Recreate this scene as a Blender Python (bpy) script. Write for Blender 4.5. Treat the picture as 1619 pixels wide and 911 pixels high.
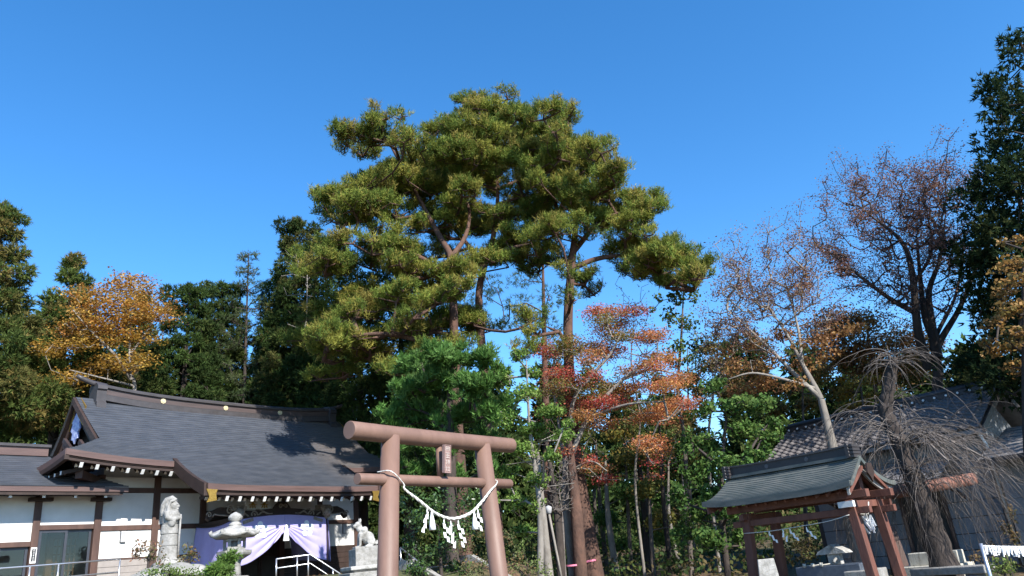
import bpy, math, random
import numpy as np
from mathutils import Matrix, Vector

for o in list(bpy.data.objects):
    bpy.data.objects.remove(o)
SC = bpy.context.scene
COL = SC.collection
rad = math.radians

# ------------------------------------------------------------------ camera
W, H, F = 1619., 911., 1177.
CX, CY = 809.5, 455.5
EYE = np.array([0., 0., 1.6])
_up = np.array([-320., 3160., -1177.]); _up /= np.linalg.norm(_up)
_fh = np.array([0, 0, -1.]) - _up * (-_up[2]); _fh /= np.linalg.norm(_fh)
_rt = np.cross(_fh, _up)
RC = np.array([_rt, _fh, _up])
cd = bpy.data.cameras.new('camera'); cam = bpy.data.objects.new('camera', cd); COL.objects.link(cam)
M4 = Matrix.Identity(4)
for i in range(3):
    for j in range(3): M4[i][j] = RC[i, j]
    M4[i][3] = EYE[i]
cam.matrix_world = M4
cd.sensor_width = 36.; cd.lens = F / W * 36.; cd.clip_start = .1; cd.clip_end = 3000.
SC.camera = cam

# ------------------------------------------------------------------ light
SUN_AZ, SUN_EL = 143., 38.
wd = bpy.data.worlds.new('World'); SC.world = wd; wd.use_nodes = True
wn = wd.node_tree; bg = wn.nodes['Background']
sky = wn.nodes.new('ShaderNodeTexSky'); sky.sky_type = 'NISHITA'; sky.sun_disc = False
sky.sun_elevation = rad(SUN_EL); sky.sun_rotation = rad(SUN_AZ)
sky.altitude = 300.; sky.air_density = 1.0; sky.dust_density = 0.1; sky.ozone_density = 3.5
hs = wn.nodes.new('ShaderNodeHueSaturation'); hs.inputs['Saturation'].default_value = 1.27
wn.links.new(sky.outputs[0], hs.inputs['Color']); wn.links.new(hs.outputs[0], bg.inputs[0]); bg.inputs[1].default_value = 0.145
sl = bpy.data.lights.new('sun', 'SUN'); sl.energy = 5.; sl.angle = rad(.5); sl.color = (1., .95, .87)
so = bpy.data.objects.new('sun', sl); COL.objects.link(so)
_sd = Vector((math.sin(rad(SUN_AZ)) * math.cos(rad(SUN_EL)), math.cos(rad(SUN_AZ)) * math.cos(rad(SUN_EL)), math.sin(rad(SUN_EL))))
so.rotation_euler = _sd.to_track_quat('Z', 'Y').to_euler(); so.location = (10, -10, 30)
vs = SC.view_settings; vs.view_transform = 'Standard'; vs.look = 'None'; vs.exposure = 1.; vs.gamma = 1.; vs.use_curve_mapping = False
SC.cycles.max_bounces = 6; SC.cycles.transparent_max_bounces = 8; SC.cycles.use_denoising = True

# ------------------------------------------------------------------ pixel helpers
def ray(x, y):
    d = RC @ np.array([(x - CX) / F, (CY - y) / F, -1.]); return d / np.linalg.norm(d)
def at(x, y, d):
    r = ray(x, y); return EYE + r * d / math.hypot(r[0], r[1])
def pxm(x, y, d):            # metres per photo pixel at that place
    p = at(x, y, d) - EYE; return -(RC.T @ p)[2] / F
def azd(a): return np.array([math.sin(rad(a)), math.cos(rad(a)), 0.])
def sm(a, b, x):
    t = np.clip((x - a) / (b - a), 0, 1); return t * t * (3 - 2 * t)

# ------------------------------------------------------------------ materials
def new_mat(name):
    m = bpy.data.materials.new(name); m.use_nodes = True
    return m, m.node_tree, m.node_tree.nodes['Principled BSDF']
def mat(name, c, c2=None, rough=.7, scale=6., bump=0., bscale=None, metal=0., spec=.4, stretch=None, detail=6.):
    m, t, b = new_mat(name)
    b.inputs['Roughness'].default_value = rough; b.inputs['Metallic'].default_value = metal
    b.inputs['Specular IOR Level'].default_value = spec
    tc = t.nodes.new('ShaderNodeTexCoord'); mp = t.nodes.new('ShaderNodeMapping')
    t.links.new(tc.outputs['Object'], mp.inputs[0])
    if stretch: mp.inputs['Scale'].default_value = stretch
    nz = t.nodes.new('ShaderNodeTexNoise'); nz.inputs['Scale'].default_value = scale; nz.inputs['Detail'].default_value = detail
    nz.inputs['Roughness'].default_value = .65
    t.links.new(mp.outputs[0], nz.inputs[0])
    if c2 is None: c2 = tuple(v * .72 for v in c)
    rp = t.nodes.new('ShaderNodeValToRGB'); rp.color_ramp.elements[0].position = .32; rp.color_ramp.elements[1].position = .68
    rp.color_ramp.elements[0].color = (*c2, 1); rp.color_ramp.elements[1].color = (*c, 1)
    t.links.new(nz.outputs[0], rp.inputs[0]); t.links.new(rp.outputs[0], b.inputs['Base Color'])
    if bump:
        n2 = t.nodes.new('ShaderNodeTexNoise'); n2.inputs['Scale'].default_value = bscale or scale * 4; n2.inputs['Detail'].default_value = 5
        t.links.new(mp.outputs[0], n2.inputs[0])
        bp = t.nodes.new('ShaderNodeBump'); bp.inputs['Strength'].default_value = bump; bp.inputs['Distance'].default_value = .03
        t.links.new(n2.outputs[0], bp.inputs['Height']); t.links.new(bp.outputs[0], b.inputs['Normal'])
    return m
def leaf_mat(name, trans=.3, rough=.55, spec=.3):
    m, t, b = new_mat(name)
    a = t.nodes.new('ShaderNodeAttribute'); a.attribute_name = 'col'
    t.links.new(a.outputs['Color'], b.inputs['Base Color'])
    b.inputs['Roughness'].default_value = rough; b.inputs['Specular IOR Level'].default_value = spec
    tr = t.nodes.new('ShaderNodeBsdfTranslucent'); t.links.new(a.outputs['Color'], tr.inputs[0])
    mx = t.nodes.new('ShaderNodeMixShader'); mx.inputs[0].default_value = trans
    t.links.new(b.outputs[0], mx.inputs[1]); t.links.new(tr.outputs[0], mx.inputs[2])
    t.links.new(mx.outputs[0], t.nodes['Material Output'].inputs[0])
    return m
def glass_mat(name):
    m, t, b = new_mat(name)
    gl = t.nodes.new('ShaderNodeBsdfGlossy'); gl.inputs['Roughness'].default_value = .02
    tp = t.nodes.new('ShaderNodeBsdfTransparent'); tp.inputs[0].default_value = (.62, .66, .68, 1)
    fr = t.nodes.new('ShaderNodeFresnel'); fr.inputs[0].default_value = 1.5
    mx = t.nodes.new('ShaderNodeMixShader'); t.links.new(fr.outputs[0], mx.inputs[0])
    t.links.new(tp.outputs[0], mx.inputs[1]); t.links.new(gl.outputs[0], mx.inputs[2])
    t.links.new(mx.outputs[0], t.nodes['Material Output'].inputs[0])
    return m
M = dict(
    plaster=mat('plaster', (.67, .67, .66), (.56, .56, .545), .85, 1.3, .1, 60, detail=9),
    timber=mat('timber', (.10, .055, .042), (.055, .031, .025), .6, 4, .15, 40, stretch=(1, 1, .25)),
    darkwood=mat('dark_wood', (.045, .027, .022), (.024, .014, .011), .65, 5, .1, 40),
    fascia=mat('fascia_copper', (.125, .077, .068), (.08, .05, .045), .5, 3, .05, 30, stretch=(.3, 1, 4)),
    soffit=mat('soffit_wood', (.05, .03, .024), (.028, .018, .015), .75, 6),
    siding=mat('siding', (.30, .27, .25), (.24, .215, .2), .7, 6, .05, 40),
    white=mat('white_paint', (.8, .8, .78), (.72, .72, .7), .6, 20),
    gold=mat('gilt_metal', (.62, .40, .10), (.38, .22, .05), .35, 25, .3, 60, metal=.8),
    crestm=mat('gilt_crest', (.75, .66, .42), (.6, .5, .3), .4, 25, .2, 60, metal=.3),
    bluew=mat('blue_white_paint', (.55, .6, .75), (.10, .14, .45), .6, 9),
    carve=mat('carved_wood', (.30, .255, .22), (.17, .14, .115), .7, 14, .2, 50),
    purple=mat('purple_cloth', (.36, .33, .62), (.32, .29, .57), .8, 4, .1, 90),
    crestp=mat('crest_print', (.74, .78, .88), (.70, .74, .84), .8, 4),
    steel=mat('steel_rail', (.55, .56, .58), (.48, .49, .51), .3, 8, metal=.8),
    stone=mat('pale_granite', (.33, .32, .305), (.17, .165, .15), .85, 9, .45, 40),
    stonew=mat('weathered_stone', (.46, .45, .43), (.16, .155, .14), .85, 5, .5, 30),
    stoned=mat('dark_polished_stone', (.10, .12, .15), (.06, .07, .09), .35, 12, .1),
    rock=mat('rock', (.34, .33, .31), (.15, .15, .135), .9, 3, .8, 9),
    torii=mat('torii_paint', (.205, .122, .093), (.135, .079, .06), .55, 2.6, .06, 50, spec=.4, detail=12, stretch=(1, 1, .3)),
    plaque=mat('plaque_bronze', (.30, .2, .18), (.24, .155, .14), .5, 12, .2),
    stroke=mat('plaque_stroke', (.50, .42, .38), (.44, .36, .33), .5, 12),
    rope=mat('rope', (.70, .69, .65), (.55, .54, .5), .9, 40, .3, 90),
    paper=mat('paper', (.86, .86, .86), (.8, .8, .8), .8, 10),
    red_wood=mat('red_brown_wood', (.16, .065, .045), (.09, .036, .027), .65, 5, .2, 40, stretch=(1, 1, .2)),
    red_log=mat('red_brown_log', (.30, .14, .10), (.18, .08, .06), .7, 8, .3, 40),
    ridge=mat('ridge_metal', (.06, .055, .058), (.04, .036, .038), .45, 4, .05),
    ridged=mat('dark_ridge', (.045, .04, .042), (.03, .028, .03), .5, 5),
    tile=mat('grey_roof_tile', (.15, .135, .135), (.075, .068, .07), .6, 3, .2, 30, spec=.3),
    band=mat('ridge_band', (.085, .062, .06), (.055, .041, .04), .5, 4, .05, 30, stretch=(.3, 1, 4)),
    kura=mat('pale_blue_siding', (.23, .24, .255), (.17, .18, .195), .75, 2.5, .08, 40),
    kurad=mat('shed_roof', (.22, .21, .21), (.14, .13, .13), .6, 5, .2, 30),
    inter=mat('interior_dark', (.05, .045, .04), (.03, .028, .025), .8, 3),
    interw=mat('interior_wood', (.35, .17, .07), (.25, .11, .05), .6, 4),
    alum=mat('dark_aluminium', (.06, .065, .08), (.05, .054, .066), .4, 4, metal=.3),
    bark=mat('grey_bark', (.15, .125, .105), (.055, .044, .037), .95, 5, .9, 14, stretch=(1, 1, .35)),
    redbark=mat('pine_bark', (.13, .07, .05), (.05, .03, .024), .95, 4, .9, 10, stretch=(1, 1, .5)),
    palebark=mat('pale_bark', (.27, .245, .215), (.13, .115, .10), .9, 5, .4, 14, stretch=(1, 1, .4)),
    darkbark=mat('dark_bark', (.065, .05, .043), (.028, .022, .019), .95, 5, .7, 14, stretch=(1, 1, .4)),
    twig=mat('weeping_twig', (.18, .155, .14), (.08, .066, .058), .9, 9),
    tape=mat('pink_tape', (.75, .22, .32), (.65, .18, .28), .6, 9),
    lampw=mat('lamp_glass', (.42, .42, .43), (.36, .36, .37), .3, 5),
    blackm=mat('black_metal', (.03, .03, .032), (.022, .022, .024), .4, 5, metal=.4),
    concrete=mat('concrete', (.50, .48, .42), (.36, .34, .29), .85, 5, .3, 40),
    glass=glass_mat('window_glass'),
    leaf=leaf_mat('foliage', .38, .65, .15), needle=leaf_mat('needles', .35, .8, .08), gloss=leaf_mat('glossy_foliage', .15, .3, .5), autumn=leaf_mat('autumn_leaves', .42),
)
def roof_mat(name, c1, c2, stain, rough, sx):
    m, t, b = new_mat(name)
    tc = t.nodes.new('ShaderNodeTexCoord'); mp = t.nodes.new('ShaderNodeMapping'); t.links.new(tc.outputs['Object'], mp.inputs[0])
    mp.inputs['Scale'].default_value = (1, 1, 4)
    n1 = t.nodes.new('ShaderNodeTexNoise'); n1.inputs['Scale'].default_value = 2.2; n1.inputs['Detail'].default_value = 8; t.links.new(mp.outputs[0], n1.inputs[0])
    r1 = t.nodes.new('ShaderNodeValToRGB'); r1.color_ramp.elements[0].position = .3; r1.color_ramp.elements[1].position = .7
    r1.color_ramp.elements[0].color = (*c1, 1); r1.color_ramp.elements[1].color = (*c2, 1); t.links.new(n1.outputs[0], r1.inputs[0])
    n2 = t.nodes.new('ShaderNodeTexNoise'); n2.inputs['Scale'].default_value = 14; n2.inputs['Detail'].default_value = 3; t.links.new(mp.outputs[0], n2.inputs[0])
    r2 = t.nodes.new('ShaderNodeValToRGB'); r2.color_ramp.elements[0].position = .52; r2.color_ramp.elements[1].position = .75
    r2.color_ramp.elements[0].color = (0, 0, 0, 1); r2.color_ramp.elements[1].color = (1, 1, 1, 1); t.links.new(n2.outputs[0], r2.inputs[0])
    # weathering patch: a stain with its own place on the roof (object coordinates)
    sp = t.nodes.new('ShaderNodeSeparateXYZ'); t.links.new(tc.outputs['Object'], sp.inputs[0])
    mr = t.nodes.new('ShaderNodeMapRange'); mr.inputs[1].default_value = sx; mr.inputs[2].default_value = sx + 1.6; t.links.new(sp.outputs[0], mr.inputs[0])
    mu = t.nodes.new('ShaderNodeMath'); mu.operation = 'MULTIPLY'; t.links.new(mr.outputs[0], mu.inputs[0]); t.links.new(r2.outputs[0], mu.inputs[1])
    m2 = t.nodes.new('ShaderNodeMath'); m2.operation = 'ADD'; m2.use_clamp = True
    m3 = t.nodes.new('ShaderNodeMath'); m3.operation = 'MULTIPLY'; m3.inputs[1].default_value = .35; t.links.new(mr.outputs[0], m3.inputs[0])
    t.links.new(mu.outputs[0], m2.inputs[0]); t.links.new(m3.outputs[0], m2.inputs[1])
    mx = t.nodes.new('ShaderNodeMixRGB'); t.links.new(m2.outputs[0], mx.inputs[0]); t.links.new(r1.outputs[0], mx.inputs[1]); mx.inputs[2].default_value = (*stain, 1)
    t.links.new(mx.outputs[0], b.inputs['Base Color']); b.inputs['Roughness'].default_value = rough; b.inputs['Specular IOR Level'].default_value = .5
    bp = t.nodes.new('ShaderNodeBump'); bp.inputs['Strength'].default_value = .12; bp.inputs['Distance'].default_value = .02
    t.links.new(n2.outputs[0], bp.inputs['Height']); t.links.new(bp.outputs[0], b.inputs['Normal'])
    return m
M['roof'] = roof_mat('slate_copper_roof', (.040, .046, .058), (.068, .074, .088), (.15, .12, .098), .48, 4.9)
M['proof'] = roof_mat('verdigris_roof', (.05, .066, .066), (.115, .12, .11), (.19, .19, .16), .6, 90.)

# ------------------------------------------------------------------ mesh builder
def link(o, parent=None):
    COL.objects.link(o)
    if parent is not None: o.parent = parent
    return o
BZ = {}
def thing(name, label, cat, loc=(0, 0, 0), rotz=0., group=None):
    o = bpy.data.objects.new(name, None); link(o); o.location = loc; o.rotation_euler = (0, 0, rotz)
    o.empty_display_size = .2
    o['label'] = label; o['category'] = cat
    if group: o['group'] = group
    return o
def tag(o, label, cat, group=None):
    o['label'] = label; o['category'] = cat
    if group: o['group'] = group
    return o
class MB:
    def __init__(s): s.v = []; s.f = []; s.sm = []
    def add(s, vs, fs, smooth=False):
        n = len(s.v); s.v.extend([tuple(map(float, p)) for p in vs])
        s.f.extend([tuple(i + n for i in f) for f in fs]); s.sm.extend([smooth] * len(fs)); return s
    def box(s, x0, x1, y0, y1, z0, z1):
        return s.add([(x0, y0, z0), (x1, y0, z0), (x1, y1, z0), (x0, y1, z0), (x0, y0, z1), (x1, y0, z1), (x1, y1, z1), (x0, y1, z1)],
                     [(0, 3, 2, 1), (4, 5, 6, 7), (0, 1, 5, 4), (1, 2, 6, 5), (2, 3, 7, 6), (3, 0, 4, 7)])
    def bar(s, p, q, w, h, up=(0, 0, 1)):
        p = np.array(p, float); q = np.array(q, float); d = q - p; d /= np.linalg.norm(d)
        a = np.cross(d, up); a /= np.linalg.norm(a); b = np.cross(a, d)
        vs = [e + a * i * w / 2 + b * j * h / 2 for e in (p, q) for i, j in ((-1, -1), (1, -1), (1, 1), (-1, 1))]
        return s.add(vs, [(0, 1, 2, 3), (7, 6, 5, 4), (0, 4, 5, 1), (1, 5, 6, 2), (2, 6, 7, 3), (3, 7, 4, 0)])
    def tube(s, pts, r, n=10, caps=True, smooth=True):
        pts = [np.array(p, float) for p in pts]; m = len(pts)
        if not hasattr(r, '__len__'): r = [r] * m
        t0 = pts[1] - pts[0]; t0 /= np.linalg.norm(t0)
        a = np.cross(t0, (0, 0, 1.) if abs(t0[2]) < .9 else (1., 0, 0)); a /= np.linalg.norm(a)
        vs = []
        for i, p in enumerate(pts):
            t = pts[min(i + 1, m - 1)] - pts[max(i - 1, 0)]; t /= (np.linalg.norm(t) + 1e-9)
            a = a - t * a.dot(t); a /= np.linalg.norm(a); b = np.cross(t, a)
            for k in range(n):
                g = 2 * math.pi * k / n; vs.append(p + (a * math.cos(g) + b * math.sin(g)) * r[i])
        fs = [(i * n + k, i * n + (k + 1) % n, (i + 1) * n + (k + 1) % n, (i + 1) * n + k) for i in range(m - 1) for k in range(n)]
        s.add(vs, fs, smooth)
        if caps:
            base = len(s.v) - m * n
            s.f.append(tuple(base + k for k in reversed(range(n)))); s.sm.append(False)
            s.f.append(tuple(base + (m - 1) * n + k for k in range(n))); s.sm.append(False)
        return s
    def lathe(s, prof, n=16, c=(0, 0, 0), smooth=True, phase=0.):
        vs = [(c[0] + r * math.cos(2 * math.pi * (k + phase) / n), c[1] + r * math.sin(2 * math.pi * (k + phase) / n), c[2] + z) for r, z in prof for k in range(n)]
        m = len(prof)
        fs = [(i * n + k, i * n + (k + 1) % n, (i + 1) * n + (k + 1) % n, (i + 1) * n + k) for i in range(m - 1) for k in range(n)]
        s.add(vs, fs, smooth); b = len(s.v) - m * n
        s.f.append(tuple(b + k for k in reversed(range(n)))); s.sm.append(False)
        s.f.append(tuple(b + (m - 1) * n + k for k in range(n))); s.sm.append(False)
        return s
    def prism(s, poly, o, ax, ay, dz):       # 2-D outline in the plane (ax, ay) at o, pushed along dz
        o, ax, ay, dz = [np.array(q, float) for q in (o, ax, ay, dz)]; n = len(poly)
        a = [o + ax * x + ay * y for x, y in poly]; b = [p + dz for p in a]
        return s.add(a + b, [tuple(reversed(range(n))), tuple(range(n, 2 * n))] + [(i, (i + 1) % n, n + (i + 1) % n, n + i) for i in range(n)])
    def rail(s, pts, w, h, side=(0, 1, 0)):   # rectangular section swept along pts
        sd = np.array(side, float); up = np.array((0, 0, 1.)); vs = []
        for p in pts:
            p = np.array(p, float)
            for i, j in ((-.5, -.5), (.5, -.5), (.5, .5), (-.5, .5)): vs.append(p + sd * i * w + up * j * h)
        m = len(pts)
        fs = [(i * 4 + k, i * 4 + (k + 1) % 4, i * 4 + 4 + (k + 1) % 4, i * 4 + 4 + k) for i in range(m - 1) for k in range(4)]
        return s.add(vs, fs + [(3, 2, 1, 0), tuple(m * 4 - 4 + k for k in range(4))])
    def grid(s, fn, nu, nv, smooth=True):
        vs = [fn(i / nu, j / nv) for i in range(nu + 1) for j in range(nv + 1)]
        fs = [(i * (nv + 1) + j, (i + 1) * (nv + 1) + j, (i + 1) * (nv + 1) + j + 1, i * (nv + 1) + j + 1) for i in range(nu) for j in range(nv)]
        return s.add(vs, fs, smooth)
    def build(s, name, m, parent=None, loc=None):
        me = bpy.data.meshes.new(name); v = s.v
        if parent is not None and parent.name in BZ:
            b = BZ[parent.name]; v = [(p[0] - b[0], p[1] - b[1], p[2] - b[2]) for p in v]
        me.from_pydata(v, [], s.f); me.polygons.foreach_set('use_smooth', s.sm)
        me.materials.append(M[m] if isinstance(m, str) else m); me.update()
        o = bpy.data.objects.new(name, me); link(o, parent)
        if loc is not None: o.location = loc
        if parent is not None and parent.name in BZ: BZ[o.name] = BZ[parent.name]
        return o
def bevel(o, w=.01, seg=2):
    b = o.modifiers.new('bevel', 'BEVEL'); b.width = w; b.segments = seg; b.limit_method = 'ANGLE'; return o
def npmesh(name, V, Fc, m, parent=None, col=None, smooth=False, off=None):
    V = np.asarray(V, np.float32).reshape(-1, 3)
    if off is not None: V = V - np.asarray(off, np.float32)
    Fc = np.asarray(Fc, np.int32); k = Fc.shape[1]; n = len(Fc)
    me = bpy.data.meshes.new(name); me.vertices.add(len(V)); me.vertices.foreach_set('co', V.ravel())
    me.loops.add(n * k); me.loops.foreach_set('vertex_index', Fc.ravel())
    me.polygons.add(n); me.polygons.foreach_set('loop_start', np.arange(0, n * k, k, dtype=np.int32))
    me.polygons.foreach_set('use_smooth', np.full(n, smooth))
    me.update(calc_edges=True)
    if col is not None:
        a = me.attributes.new('col', 'FLOAT_COLOR', 'FACE')
        c4 = np.ones((n, 4), np.float32); c4[:, :3] = col; a.data.foreach_set('color', c4.ravel())
    me.materials.append(M[m]); o = bpy.data.objects.new(name, me); link(o, parent); return o
def dup(root, loc=None, rotz=None):
    def cp(o, par):
        c = o.copy(); COL.objects.link(c); c.parent = par
        for ch in list(o.children): cp(ch, c)
        return c
    r = cp(root, None)
    if loc is not None: r.location = loc
    if rotz is not None: r.rotation_euler[2] = rotz
    return r

# ------------------------------------------------------------------ terrain
HO = np.array([-11.979, 24.197, 0.]); HX = azd(38.6); HN = azd(128.6)      # hall origin, along, outward
def gz(x, y):
    x = np.asarray(x, float); y = np.asarray(y, float)
    base = .066 * np.maximum(0, np.hypot(x * .8, y) - 20.5); base = np.minimum(base, 1.6 + .02 * np.maximum(0, np.hypot(x, y) - 41))
    off = (x - HO[0]) * HN[0] + (y - HO[1]) * HN[1]; s = (x - HO[0]) * HX[0] + (y - HO[1]) * HX[1]
    a = 5.2 + 4.4 * sm(4., 1., off); t = sm(13., 9.8, off) * sm(0, -3., s - a - 3)
    return base + (np.maximum(base, 1.75) - base) * t + .05 * np.sin(x * .9) * np.cos(y * .7)
def G(x, y): return float(gz(x, y))
def terrain():
    def ax(lo, hi, fine0, fine1, st):
        a = list(np.arange(fine0, fine1, st)); q = fine1; d = st
        while q < hi: a.append(q); d *= 1.35; q += d
        a.append(hi); q = fine0; d = st
        while q > lo: d *= 1.35; q -= d; a.insert(0, max(q, lo))
        return np.array(sorted(set(a)))
    X = ax(-900, 900, -40, 40, .6); Y = ax(-300, 1500, -2, 60, .6)
    XX, YY = np.meshgrid(X, Y, indexing='ij'); ZZ = gz(XX, YY)
    V = np.stack([XX, YY, ZZ], -1).reshape(-1, 3); ny = len(Y)
    i, j = np.meshgrid(np.arange(len(X) - 1), np.arange(ny - 1), indexing='ij'); a = (i * ny + j).ravel()
    o = npmesh('ground', V, np.stack([a, a + ny, a + ny + 1, a + 1], -1), 'ground', smooth=True); o['kind'] = 'structure'
m, t, b = new_mat('forest_floor'); M['ground'] = m
tc = t.nodes.new('ShaderNodeTexCoord'); n1 = t.nodes.new('ShaderNodeTexNoise'); n1.inputs['Scale'].default_value = .35; n1.inputs['Detail'].default_value = 6
n2 = t.nodes.new('ShaderNodeTexNoise'); n2.inputs['Scale'].default_value = 9.; n2.inputs['Detail'].default_value = 8
for n in (n1, n2): t.links.new(tc.outputs['Object'], n.inputs[0])
r1 = t.nodes.new('ShaderNodeValToRGB'); e = r1.color_ramp.elements; e[0].position = .4; e[1].position = .62; e[0].color = (.11, .075, .045, 1); e[1].color = (.06, .075, .03, 1)
r2 = t.nodes.new('ShaderNodeValToRGB'); e = r2.color_ramp.elements; e[0].position = .35; e[1].position = .7; e[0].color = (.35, .3, .25, 1); e[1].color = (1.5, 1.3, 1.1, 1)
mx = t.nodes.new('ShaderNodeMixRGB'); mx.blend_type = 'MULTIPLY'; mx.inputs[0].default_value = 1
t.links.new(n1.outputs[0], r1.inputs[0]); t.links.new(n2.outputs[0], r2.inputs[0]); t.links.new(r1.outputs[0], mx.inputs[1]); t.links.new(r2.outputs[0], mx.inputs[2])
t.links.new(mx.outputs[0], b.inputs['Base Color']); b.inputs['Roughness'].default_value = .95
bp = t.nodes.new('ShaderNodeBump'); bp.inputs['Distance'].default_value = .05; t.links.new(n2.outputs[0], bp.inputs['Height']); t.links.new(bp.outputs[0], b.inputs['Normal'])
terrain()

# ================================================================== shrine hall (local x = along the front, -y = outward)
ROT_H = rad(90 - 38.6); HZ = 1.75
hall = thing('shrine_hall', 'white walled shrine hall with dark timber frame and curved slate grey roof', 'building', (HO[0], HO[1], HZ), ROT_H)
BZ[hall.name] = (0, 0, HZ)
CXH = 3.05                                  # centre of the hall front
RO, ZR = -1.3, 8.0                          # ridge: outward offset, height of the roof surface
def prof(o):
    t = o - RO; return ZR - 1.042 * t + .0695 * t * t
def upturn(x, o):
    q = max(0., abs(x - CXH) - 2.6) / 3.8; return .26 * q * q * max(0., (o - RO) / 2.9) ** 2
VG = .55                                    # gable foot offset
VX = 5.15                                   # half width at verge
EX = 6.4                                    # half width at eave corner
EO, KO = 1.62, 3.5
def half(o):
    if o <= VG: return VX + .12 * (1 - (o - RO) / (VG - RO)) ** 2
    return VX + (EX - VX) * ((o - VG) / (EO - VG)) ** .92
def strips(mb, olist, xl, xr, zf, ny=1, nx=40, lip=.02):
    for a, b in zip(olist[:-1], olist[1:]):
        xs0 = np.linspace(xl(a), xr(a), nx + 1); xs1 = np.linspace(xl(b), xr(b), nx + 1)
        top = [(x, -a, zf(x, a)) for x in xs0]; low = [(x, -b - .008, zf(x, b) + lip) for x in xs1]; ris = [(x, -b, zf(x, b) - .01) for x in xs1]
        n = nx + 1
        mb.add(top + low + ris, [(i, n + i, n + i + 1, i + 1) for i in range(nx)] + [(n + i, 2 * n + i, 2 * n + i + 1, n + i + 1) for i in range(nx)])
zroof = lambda x, o: prof(o) + upturn(x, o)
mb = MB()
ol = list(np.linspace(RO, VG, 19)) + list(np.linspace(VG, EO, 12))[1:]
strips(mb, ol, lambda o: CXH - half(o), lambda o: CXH + half(o), zroof)
olk = list(np.linspace(EO, KO, 19))
KL, KR = -.22, 6.2
strips(mb, olk, lambda o: KL, lambda o: KR, lambda x, o: prof(o) + .05 * (abs(x - 3) / 3.2) ** 4)
# rear slope
strips(mb, ol, lambda o: CXH + half(o), lambda o: CXH - half(o), zroof)
n0 = len(mb.v) - 3 * 41 * (len(ol) - 1)
for i in range(n0, len(mb.v)):
    x, y, z = mb.v[i]; mb.v[i] = (x, 2 * -RO - y, z)
roof = mb.build('roof', 'roof', hall)
# hip skirts at both ends
for sgn in (-1, 1):
    mb = MB(); rows = 9
    for r in range(rows):
        v0, v1 = r / rows, (r + 1) / rows
        def pt(u, v, dz=0.):
            oe = VG + (EO - VG) * v; x = CXH + sgn * half(oe); o = RO + (oe - RO) * (1 - 2 * u); return (x, -o, prof(oe) + upturn(x, oe) * (2 * u - 1) ** 2 + dz)
        n = 24; a = [pt(i / n, v0) for i in range(n + 1)]; b = [pt(i / n, v1, .02) for i in range(n + 1)]; c = [pt(i / n, v1, -.01) for i in range(n + 1)]
        fs = [(i, n + 1 + i, n + 2 + i, i + 1) for i in range(n)] + [(n + 1 + i, 2 * n + 2 + i, 2 * n + 3 + i, n + 2 + i) for i in range(n)]
        mb.add(a + b + c, fs if sgn < 0 else [tuple(reversed(f)) for f in fs])
    mb.build('hip_roof', 'roof', hall)
# soffits and eave fascias
def soffit(o0, o1, xl, xr, dz, name, zf=zroof):
    mb = MB(); mb.grid(lambda u, v: (lambda o: (lambda x: (x, -o, zf(x, o) - dz))(xl(o) + (xr(o) - xl(o)) * u))(o0 + (o1 - o0) * v), 30, 8)
    return mb.build(name, 'soffit', hall)
soffit(-.6, EO, lambda o: CXH - half(max(o, VG)) + .03, lambda o: CXH + half(max(o, VG)) - .03, .2, 'soffit')
zk = lambda x, o: prof(o) + .05 * (abs(x - 3) / 3.2) ** 4
soffit(EO - .3, KO, lambda o: KL + .03, lambda o: KR - .03, .2, 'porch_soffit', zk)
def fascia(pts, name='fascia', side=(0, 1, 0)):
    p = MB(); p.rail([(x, y, z - .085) for x, y, z in pts], .1, .17, side); o = p.build(name, 'fascia', hall)
    q = MB(); q.rail([(x - side[0] * .0, y + side[1] * .06, z - .235) for x, y, z in pts], .12, .13, side); q.build('eave_board', 'darkwood', o)
fl = lambda x0, x1, o, zf: [(x, -o + .03, zf(x, o) + .01) for x in np.linspace(x0, x1, 24)]
fascia(fl(CXH - EX, KL, EO, zroof)); fascia(fl(KR, CXH + EX, EO, zroof))
fascia(fl(KL, KR, KO, zk), 'porch_fascia')
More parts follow.
